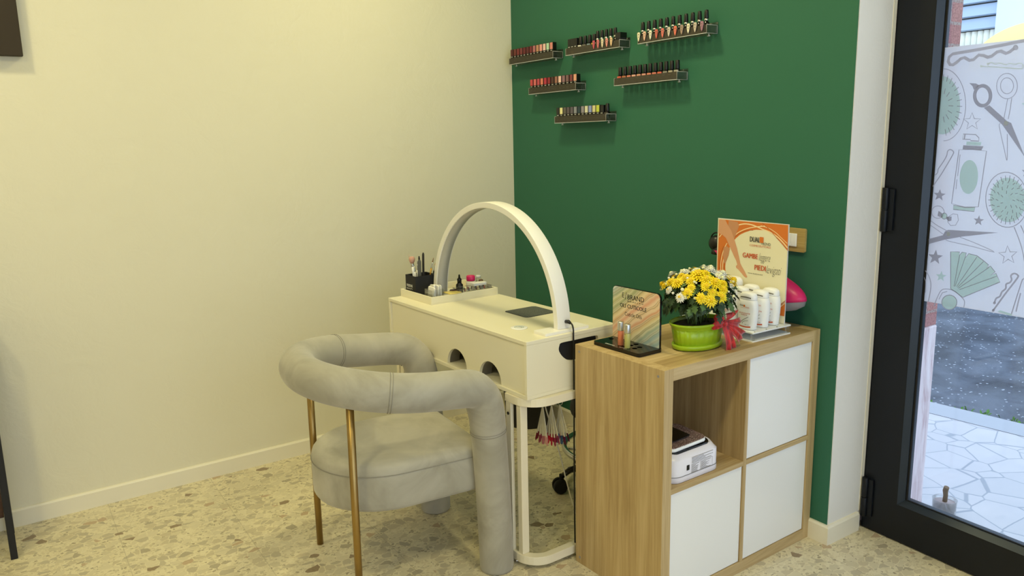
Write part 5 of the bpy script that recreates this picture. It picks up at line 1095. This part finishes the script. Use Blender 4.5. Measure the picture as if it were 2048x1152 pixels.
# lotion bottles
def ovalring(w, d, n=28):
    r = []; w *= 1.17
    for i in range(n):
        t = 2*PI*i/n; c, s = math.cos(t), math.sin(t); e = .72
        r.append((w/2*abs(c)**e*(1 if c >= 0 else -1), d/2*abs(s)**.85*(1 if s >= 0 else -1)))
    return r
def bottle_mesh():
    def lay(levels):
        mb = MB(); v = []; f = []; k = 28
        for w, d, z, bow in levels: v += [(a, b, z*.84-bow*(a/.036)**2) for a, b in ovalring(w, d)]
        for l in range(len(levels)-1):
            for i in range(k): j = (i+1) % k; f.append((l*k+i, l*k+j, (l+1)*k+j, (l+1)*k+i))
        f.append(tuple(reversed(range(k)))); f.append(tuple(range((len(levels)-1)*k, len(levels)*k))); mb.add(v, f, True); return mb
    body = lay([(.048, .032, 0, 0), (.052, .036, .002, 0), (.054, .038, .02, 0), (.060, .040, .05, 0), (.062, .040, .075, 0), (.060, .038, .100, 0), (.055, .035, .1165, 0), (.052, .033, .1185, 0)])
    cap = lay([(.0525, .0335, .1190, .0), (.0530, .0340, .1215, .0), (.052, .0335, .134, .002), (.048, .031, .143, .004), (.040, .025, .1475, .005), (.022, .014, .149, .004)])
    return body, cap
B_, C_ = bottle_mesh(); bm_, cm_ = B_.mesh('body', 'white_plastic'), C_.mesh('cap', 'white_plastic')
def label_mesh(word, word2):
    """print on the front, wrapped on the bottle's face"""
    col = ['print_orange', 'label_grey', 'print_black', 'orange']; mb = MB()
    def wrap(x, z, h=.0004):
        x *= 1.17; L_ = [(0, .052, .036), (.02, .054, .038), (.05, .060, .040), (.075, .062, .040), (.1, .060, .038), (.12, .055, .035)]
        for k in range(5):
            if z <= L_[k+1][0] or k == 4: break
        t = (z-L_[k][0])/(L_[k+1][0]-L_[k][0]); w = (L_[k][1]+(L_[k+1][1]-L_[k][1])*t)*1.17/2; d = (L_[k][2]+(L_[k+1][2]-L_[k][2])*t)/2
        return (x, -d*(max(0, 1-abs(x/w)**2.778))**.425-h, z*.84)
    class T:  # maps the flat text frame onto the curved front
        pass
    def txt(s_, x0, x1, z0, z1, mi, bold=0, sh_=0):
        mb.cm = mi; key = (s_, sh_, bold)
        if key not in TC: TC[key] = text_mesh(s_, 1.0, sh_, 0, bold)
        vs, fs = TC[key]; ax, bx = min(v[0] for v in vs), max(v[0] for v in vs); ay, by = min(v[1] for v in vs), max(v[1] for v in vs)
        mb.add([wrap(x0+(v[0]-ax)/(bx-ax)*(x1-x0), z0+(v[1]-ay)/(by-ay)*(z1-z0)) for v in vs], fs, False)
    txt('DUAL', -.017, -.002, .093, .0995, 1, .03); 
    mb.cm = 3; mb.add([wrap(-.003, .091), wrap(.002, .091), wrap(.002, .0995), wrap(-.003, .0995)], [(0,1,2,3)])
    txt('TREND', .002, .016, .0895, .0925, 0); txt('COSMECEUTICALS', -.016, .016, .0865, .0885, 0)
    txt(word, -.019, .019, .064, .0685, 0, .01); txt(word2, -.010, .010, .0575, .0615, 0, .01)
    txt('200 ml', .002, .015, .0195, .0225, 2)
    art(mb, [('l', 'a', .0014, [(-.016, .026), (-.008, .036), (.004, .047), (.014, .054)]), ('l', 'a', .0012, [(-.004, .026), (.0, .034), (.008, .038), (.015, .040)])], ['a'], lambda a, b, h: wrap(a, b, .0004+h)) if False else None
    def stroke(pts, w, mi):
        q = catmull([Vector((a, b, 0)) for a, b in pts], 5); mb.cm = mi
        for i in range(len(q)-1):
            d = (q[i+1]-q[i]).normalized(); nn = Vector((-d.y, d.x, 0))*w/2
            mb.add([wrap(p.x, p.y) for p in (q[i]+nn, q[i+1]+nn, q[i+1]-nn, q[i]-nn)], [(0,1,2,3)], False)
    stroke([(-.018, .020), (-.010, .031), (.002, .043), (.014, .053)], .0016, 1); stroke([(-.006, .022), (-.003, .031), (.005, .036), (.014, .039)], .0013, 1)
    # smile-shaped orange foot band and grey cap groove
    mb.cm = 0
    for i in range(12):
        a, b = -.020+i*.040/12, -.020+(i+1)*.040/12; zf = lambda q: .0085+.9*(q*q)*6
        mb.add([wrap(a, zf(a)), wrap(b, zf(b)), wrap(b, zf(b)+.0055), wrap(a, zf(a)+.0055)], [(0,1,2,3)], False)
    mb.cm = 0
    return mb.mesh('label', col)
groove = MB()
for i in range(12):
    a, b = -.018+i*.036/12, -.018+(i+1)*.036/12; a *= 1.17; b *= 1.17; zz = lambda q: .1075-5*q*q
    yy = lambda q: -(.0342/2)*(max(0, 1-abs(q/.0307)**2.6))**.46-.0005
    groove.add([(a, yy(a), zz(a)), (b, yy(b), zz(b)), (b, yy(b), zz(b)+.0038), (a, yy(a), zz(a)+.0038)], [(0,1,2,3)], False)
gm_ = groove.mesh('thumb_groove', 'label_grey')
LB = {'idratante': label_mesh('IDRATANTE', 'PIEDI'), 'levigante': label_mesh('LEVIGANTE', 'PIEDI'), 'depilat': label_mesh('IDRATANTE', 'POST DEPILAT')}
spots = [(0, 0, 'levigante', 1, 'front of the right hand column on the acrylic stand'), (0, 1, 'idratante', 1, 'middle of the right hand column on the acrylic stand'), (0, 2, 'idratante', 1, 'rear of the right hand column on the acrylic stand'),
         (1, 0, 'depilat', 1, 'front of the centre column, half behind the flowers'), (1, 1, 'idratante', 1, 'middle of the centre column on the acrylic stand'), (1, 2, 'levigante', 1, 'rear of the centre column on the acrylic stand'), (2, 2, 'depilat', 1.14, 'tallest one, at the rear left of the stand')]
for cx, cy, lbn, sc_, lab in spots:
    t = thing('lotion_bottle', 'white lotion bottle, '+lab, 'bottle', (cols[cx], rows_[cy], KW+.0325), 0, 'white lotion bottles on the acrylic stand')
    t.scale = (sc_, sc_, sc_*.985)
    for nm, me in (('body', bm_), ('cap', cm_)):
        o = bpy.data.objects.new(nm, me); COL.objects.link(o); o.parent = t
        if nm == 'cap': g = bpy.data.objects.new('thumb_groove', gm_); COL.objects.link(g); g.parent = o
        else: g = bpy.data.objects.new('label', LB[lbn]); COL.objects.link(g); g.parent = o
# ------------------------------------------------------------------ pink lamp between poster and wall
pk = thing('desk_lamp', 'magenta hooded lamp standing behind the orange poster', 'lamp', (1.62, -.068, KW), 0)
def hood(scale, m, name, zoff=0):
    mb = MB(); v = []; f = []; n = 40; L = 14
    for l in range(L+1):
        t = l/L; e = math.sin(t*PI/2); xl_ = 1.452+.085*t**.8; xr_ = 1.500+.356*e; cx = (xl_+xr_)/2; rx = (xr_-xl_)/2; ry = .020+(.060-.020)*e; z = 1.005-(1.005-.850)*(t**1.3)
        for i in range(n):
            a = 2*PI*i/n; v.append((cx-1.62+rx*scale*math.cos(a), ry*scale*math.sin(a), z-KW+zoff+.02*math.cos(a)*t*t))
    for l in range(L):
        for i in range(n): j = (i+1) % n; f.append((l*n+i, l*n+j, (l+1)*n+j, (l+1)*n+i))
    mb.add(v, f, True); o = mb.build(name, m, pk); s_ = o.modifiers.new('thickness', 'SOLIDIFY'); s_.thickness = .002; return o
hood(1.0, 'magenta', 'shade')
mb = MB(); v = []; f = []; n = 40
for k_, (sc1, dz) in enumerate(((1.0, 0), (.97, -.018), (.78, -.036))):
    for i in range(n): a = 2*PI*i/n; v.append((.0765+.1595*sc1*math.cos(a), .060*sc1*math.sin(a), .850-KW+dz+.02*math.cos(a)))
for l in range(2):
    for i in range(n): j = (i+1) % n; f.append((l*n+i, l*n+j, (l+1)*n+j, (l+1)*n+i))
mb.add(v, f, True); mb.build('shade_rim', 'grey_plastic', pk)
so_ = MB(); so_.sphere((1.462-1.62, 0, 1.030-KW), .032, 18, 12, .95, 1.0, .8); so_.lathe([(.024, 0), (.030, -.02), (.031, -.03)], (1.474-1.62, 0, 1.020-KW), 20, 1, .75); so_.build('socket', 'black_plastic', pk)
hn = MB(); hn.tube(catmull([(1.436-1.62, -.004, 1.035-KW), (1.442-1.62, -.004, 1.058-KW), (1.460-1.62, -.004, 1.070-KW), (1.482-1.62, -.004, 1.066-KW), (1.495-1.62, -.004, 1.048-KW)], 5), .0028, n=8); hn.build('handle', 'black_plastic', pk)
MB().tube(catmull([(1.47-1.62, .012, 1.02-KW), (1.52-1.62, .035, .98-KW), (1.60-1.62, .045, .90-KW), (1.62-1.62, .040, .80-KW), (1.62-1.62, .02, .012)], 5), .006, n=10).build('neck', 'black_plastic', pk)
MB().lathe([(.055, 0), (.056, .003), (.054, .010), (.01, .014), (0, .014)], n=32, sy=.9).build('base', 'black_plastic', pk)
# ------------------------------------------------------------------ light switch
sw = thing('light_switch', 'white light switches on an oak cover plate on the green wall', 'light switch', (1.735, 0, 1.066), 0)
MB().prism(rrect(-.067, .067, -.041, .041, .006, 4), -.010, -.0004, axis='y').build('cover_plate', 'plate_oak', sw, .001)
for k in range(3): MB().box(-.034+k*.0232, -.034+k*.0232+.0224, -.0145, -.010, -.0225, .0225).build('rocker', 'white_plastic', sw, .0012)
# ------------------------------------------------------------------ dark canvas and cabinet at the left edge
o = MB().box(0, .036, -.90, 0, 0, .85).build('dark_canvas', 'canvas_dark', None, .002); o.location = (xl(-2.165)+.004, -2.160, 1.752); o.rotation_euler = (0, 0, math.atan(-CWK)); tag(o, 'dark brown frameless canvas hanging high on the cream wall', 'picture')
cb_ = thing('cabinet', 'dark walnut cabinet with a black metal frame at the left edge', 'cabinet', (.348, -2.399, 0), .02)
MB().box(-.225, -.010, -.80, -.012, .155, .80).build('body', 'walnut', cb_, .002)
for k in range(2): MB().box(-.012, -.006, -.78+.39*k+.004, -.78+.39*k+.378, .170, .785).build('door', 'walnut', cb_, .001)
for x, y in ((0, 0), (-.225, 0), (0, -.81), (-.225, -.81)): MB().box(x-.011, x+.011, y-.011, y+.011, 0, .83).build('leg', 'black_matte', cb_, .0015)
for a in ((-.236, .011, -.821, .011, .83, .85), (-.225, 0, -.011, .011, .135, .155)): MB().box(*a).build('frame_rail', 'black_matte', cb_, .001)
# ================================================================== NAIL POLISH RACKS
def rack(x0, x1, z, label):
    t = thing('polish_rack', label, 'wall rack', (x0, 0, z), 0, 'clear acrylic polish racks on the green wall'); L = x1-x0
    MB().box(0, L, -.0585, -.0035, -.002, .000).build('floor_plate', 'acrylic', t)
    MB().box(-.012, L, -.0035, -.0008, -.002, .040).build('back_plate', 'acrylic', t)
    MB().box(0.0, L-.0, -.0608, -.0585, -.002, .0275).build('front_lip', 'acrylic_smoke', t)
    MB().box(0, L, -.0612, -.0582, -.0032, -.0012).build('front_edge', 'acrylic_edge', t)
    for x in (.0, L-.0022):
        m_ = MB(); q = [(-.0600, -.002), (-.003, -.002), (-.003, .0275), (-.0600, .0275)]
        m_.prism(q, x, x+.0022, axis='x'); o = m_.build('end_plate', 'acrylic', t)
        e = MB()
        for a, b in zip(q, q[1:]+q[:1]): e.cyl((x+.0011, a[0], a[1]), (x+.0011, b[0], b[1]), .0011, n=6)
        e.build('bright_edge', 'acrylic_edge', o)
    for x in (.022, L-.018): 
        m_ = MB(); m_.cyl((x, -.03, -.010), (x, -.03, -.002), .0025, n=8); m_.cyl((x-.006, -.03, -.0095), (x+.006, -.03, -.0095), .0018, n=8); m_.build('clip', 'acrylic_edge', t)
    return t
CN = {}
def cmat(hexc): return mat_('swatch_'+hexc[1:], hexc, .35).name
MCACHE = {}
def cached(key, fn):
    if key not in MCACHE: MCACHE[key] = fn()
    return MCACHE[key]
def link(nm, me, par, loc=None):
    o = bpy.data.objects.new(nm, me); COL.objects.link(o); o.parent = par
    if loc: o.location = loc
    return o
ORD = ['first', 'second', 'third', 'fourth', 'fifth', 'sixth', 'seventh', 'eighth', 'ninth', 'tenth', 'eleventh', 'twelfth', 'thirteenth', 'fourteenth', 'fifteenth']
def swatch_box(h):   # slim square bottle, coloured label on the upper front
    mb = MB(); mb.box(-.0106, .0106, -.0108, -.0104, 0, h); return mb.mesh('colour_label', 'black_gloss')
def polish(kind, x, z, hexc, label, grp, h=.072, hs=None):
    t = thing('nail_polish', label, 'nail polish', (x, -.040, z+.0003), 0, grp)
    if kind == 'A':
        me = cached(('A', h), lambda: MB().prism(rrect(-.0118, .0118, -.0118, .0118, .002, 3), 0, h*.52).mesh('bottle', 'black_gloss')); link('bottle', me, t)
        me = cached(('Ac', h), lambda: MB().prism(rrect(-.0114, .0114, -.0114, .0114, .002, 3), h*.525, h).mesh('cap', 'black_plastic')); c = link('cap', me, t)
        zs = hs or (h*.56, h*.985)
        me = MB().box(-.0102, .0102, -.0124, -.0117, zs[0], zs[1]).mesh('colour_label', cmat(hexc)); link('colour_label', me, c)
        def dash():
            m = MB(); m.box(-.0058, .0058, -.0122, -.01185, h*.47, h*.50); m.box(-.0040, .0040, -.0122, -.01185, h*.38, h*.405); m.box(-.0070, .0070, -.0122, -.01185, h*.20, h*.225); return m.mesh('small_print', 'print_white')
        link('small_print', cached(('Ad', h), dash), t)
    elif kind == 'B':
        def bod():
            m = MB(); m.lathe([(.0095, 0), (.0130, .003), (.0135, .026), (.0120, .036), (.0070, .0425), (.0060, .044)], n=22, sy=.85); return m.mesh('bottle', 'black_gloss')
        link('bottle', cached('Bb', bod), t)
        link('neck', cached('Bn', lambda: MB().lathe([(.0072, .0438), (.0076, .0445), (.0076, .0505), (.0070, .051)], n=20).mesh('neck', 'silver')), t)
        link('cap', cached('Bc', lambda: MB().lathe([(.0084, .0512), (.0088, .053), (.0078, .070), (.0070, .0805), (.0060, .082), (0, .0822)], n=20).mesh('cap', 'black_plastic')), t)
        pts = [(-.0074, .036), (-.0062, .0400), (0, .0415), (.0062, .0400), (.0074, .036), (.0064, .024), (.0036, .012), (0, .0055), (-.0036, .012), (-.0064, .024)]
        m = MB(); m.prism(pts, -.0240, -.0225, axis='y'); s1 = link('nail_tip_swatch', m.mesh('nail_tip_swatch', cmat(hexc)), t)
        m = MB(); m.box(-.0022, .0022, -.0245, -.0240, .030, .0345); m.box(-.0012, .0012, -.0245, -.0240, .020, .026); link('tip_print', cached('Bp', lambda: m.mesh('tip_print', 'label_grey')), s1)
        m2 = cached('Bh', lambda: MB().box(-.002, .002, -.0226, -.0125, .030, .034).mesh('holder', 'acrylic')); link('tip_holder', m2, t)
    else:
        link('bottle', cached('Cb', lambda: MB().lathe([(.0110, 0), (.0128, .002), (.0130, .034), (.0115, .0365), (.0075, .038)], n=22).mesh('bottle', 'black_gloss')), t)
        link('cap', cached('Cc', lambda: MB().lathe([(.0092, .038), (.0098, .040), (.0090, .057), (.0080, .0705), (.0072, .072), (0, .0722)], n=20).mesh('cap', 'black_plastic')), t)
        v = []; n3 = 8
        for zz in (.0265, .0345):
            for q in range(n3+1): a = -PI/2-1.0+2.0*q/n3; v.append((.0140*math.cos(a), .0140*math.sin(a), zz))
        m = MB(); m.add(v, [(q, q+1, n3+2+q, n3+1+q) for q in range(n3)], True); link('colour_label', m.mesh('colour_label', cmat(hexc)), t)
        link('small_print', cached('Cp', lambda: MB().box(-.0075, .0075, -.0146, -.0139, .019, .0206).mesh('small_print', 'print_white')), t)
    return t
def row(kind, cols_, x0, x1, z, rname, grp, colnames, **k):
    n = len(cols_)
    for i, c in enumerate(cols_):
        x = x0+(x1-x0)*i/(n-1) if n > 1 else x0
        polish(kind, x, z, c, '%s nail polish, %s from the left on the %s' % (colnames[i], ORD[i+k.get('start', 0)], rname), grp, **{q: w for q, w in k.items() if q != 'start'})
R1, R2, R3, R4, R5, R6 = 'top left rack', 'top middle rack', 'top right rack', 'second row left rack', 'second row right rack', 'lowest rack'
rack(.066, .437, 1.8005, 'clear acrylic polish rack at the top left, touching the cream wall')
row('A', ['#5A1E22', '#6E2A26', '#7E2A32', '#7A3036', '#6E1A2A', '#5E1E26', '#7A1E2A', '#B06A72', '#C08A6E', '#E8A09A', '#F1C6C2', '#B9DCC0', '#D98A82'], .080, .412, 1.8005, R1, 'nail polishes on the top left rack',
    ['dark wine', 'brick brown', 'garnet', 'dusky maroon', 'deep burgundy', 'oxblood', 'ruby', 'dusty rose', 'tan', 'salmon pink', 'pale pink', 'mint green', 'coral'], h=.070)
rack(.532, .900, 1.8005, 'clear acrylic polish rack at the top middle')
row('A', ['#3A3426', '#C9A24A', '#3A3426'], .547, .592, 1.8005, R2, 'nail polishes on the top middle rack', ['black capped with dark', 'black capped with gold striped', 'black capped'], h=.068, hs=(.002, .016))
row('C', ['#D9D6CC', '#6E6A62', '#7A8A96', '#C9A83A'], .618, .712, 1.8005, R2, 'nail polishes on the top middle rack', ['white banded', 'grey banded', 'blue grey banded', 'yellow banded'], start=3)
row('B', ['#D0506A', '#D9707A', '#E9D9C0', '#E8938E', '#E6C29A'], .735, .850, 1.8005, R2, 'nail polishes on the top middle rack', ['raspberry', 'rose', 'ivory', 'pink', 'peach'], start=7)
t = thing('polish_box', 'plain black polish box at the right end of the top middle rack', 'box', (.881, -.036, 1.8008), 0); MB().box(-.016, .016, -.018, .018, 0, .040).build('carton', 'black_matte', t, .0006); MB().box(-.0164, .0164, -.0184, .0184, .036, .058).build('lid', 'black_plastic', t, .0006)
rack(1.010, 1.378, 1.8005, 'clear acrylic polish rack at the top right')
row('B', ['#E9E3C6', '#E6B8A4', '#E9E6D6', '#CF6258', '#DD746C', '#D3C6BC', '#E87862', '#A99084', '#EDE6D0', '#CFC0B4', '#A87890'], 1.018, 1.356, 1.8005, R3, 'nail polishes on the top right rack',
    ['cream', 'patterned peach', 'ivory', 'brick coral', 'coral', 'greige', 'bright coral', 'taupe', 'off-white', 'beige', 'mauve'])
rack(.234, .606, 1.6455, 'clear acrylic polish rack at the left of the second row')
row('A', ['#C9424E', '#D96A6C', '#C0485A', '#E0806C', '#B82A44', '#8E1E2E', '#4E2A22', '#9A6A5E', '#EFC6C0', '#8E6A76', '#7A5A5E', '#7E3A44', '#E0A088'], .248, .590, 1.6455, R4, 'nail polishes on the left rack of the second row',
    ['scarlet', 'salmon', 'cherry', 'orange coral', 'crimson', 'blood red', 'dark brown', 'clay', 'blush', 'heather', 'plum grey', 'wine', 'apricot'], h=.068)
rack(.866, 1.233, 1.6455, 'clear acrylic polish rack at the right of the second row')
row('C', ['#D9604A', '#B9704A', '#D9806E', '#E9B0A0', '#D99A84', '#E0A090', '#E0866E', '#D97E6C', '#E06A54', '#8E8A80', '#B0A894', '#A8A294'], .884, 1.214, 1.6455, R5, 'nail polishes on the right rack of the second row',
    ['orange red', 'copper', 'dusty coral', 'pale peach', 'nude peach', 'light salmon', 'melon', 'warm rose', 'tangerine', 'grey', 'stone', 'putty'])
rack(.444, .816, 1.5015, 'clear acrylic polish rack at the bottom, below the others')
row('A', ['#1E1E1C', '#EFE9B0', '#5E5A56', '#5A5058', '#5E5866', '#8A8E9A', '#1E3A4A', '#8E8A96', '#D9D8C0', '#8E9AD0', '#D6CFA0', '#C2CC4E'], .459, .750, 1.5015, R6, 'nail polishes on the lowest rack',
    ['black labelled', 'pale yellow', 'graphite', 'charcoal mauve', 'slate violet', 'silver grey', 'petrol blue', 'lilac grey', 'off-white', 'periwinkle', 'straw', 'lime'], h=.068)
polish('A', .776, 1.5015, '#2A2824', 'all black nail polish right of the lime one on the lowest rack', 'nail polishes on the lowest rack', h=.066, hs=(.004, .016))
polish('C', .801, 1.5015, '#3A342A', 'black tall capped nail polish at the right end of the lowest rack', 'nail polishes on the lowest rack')
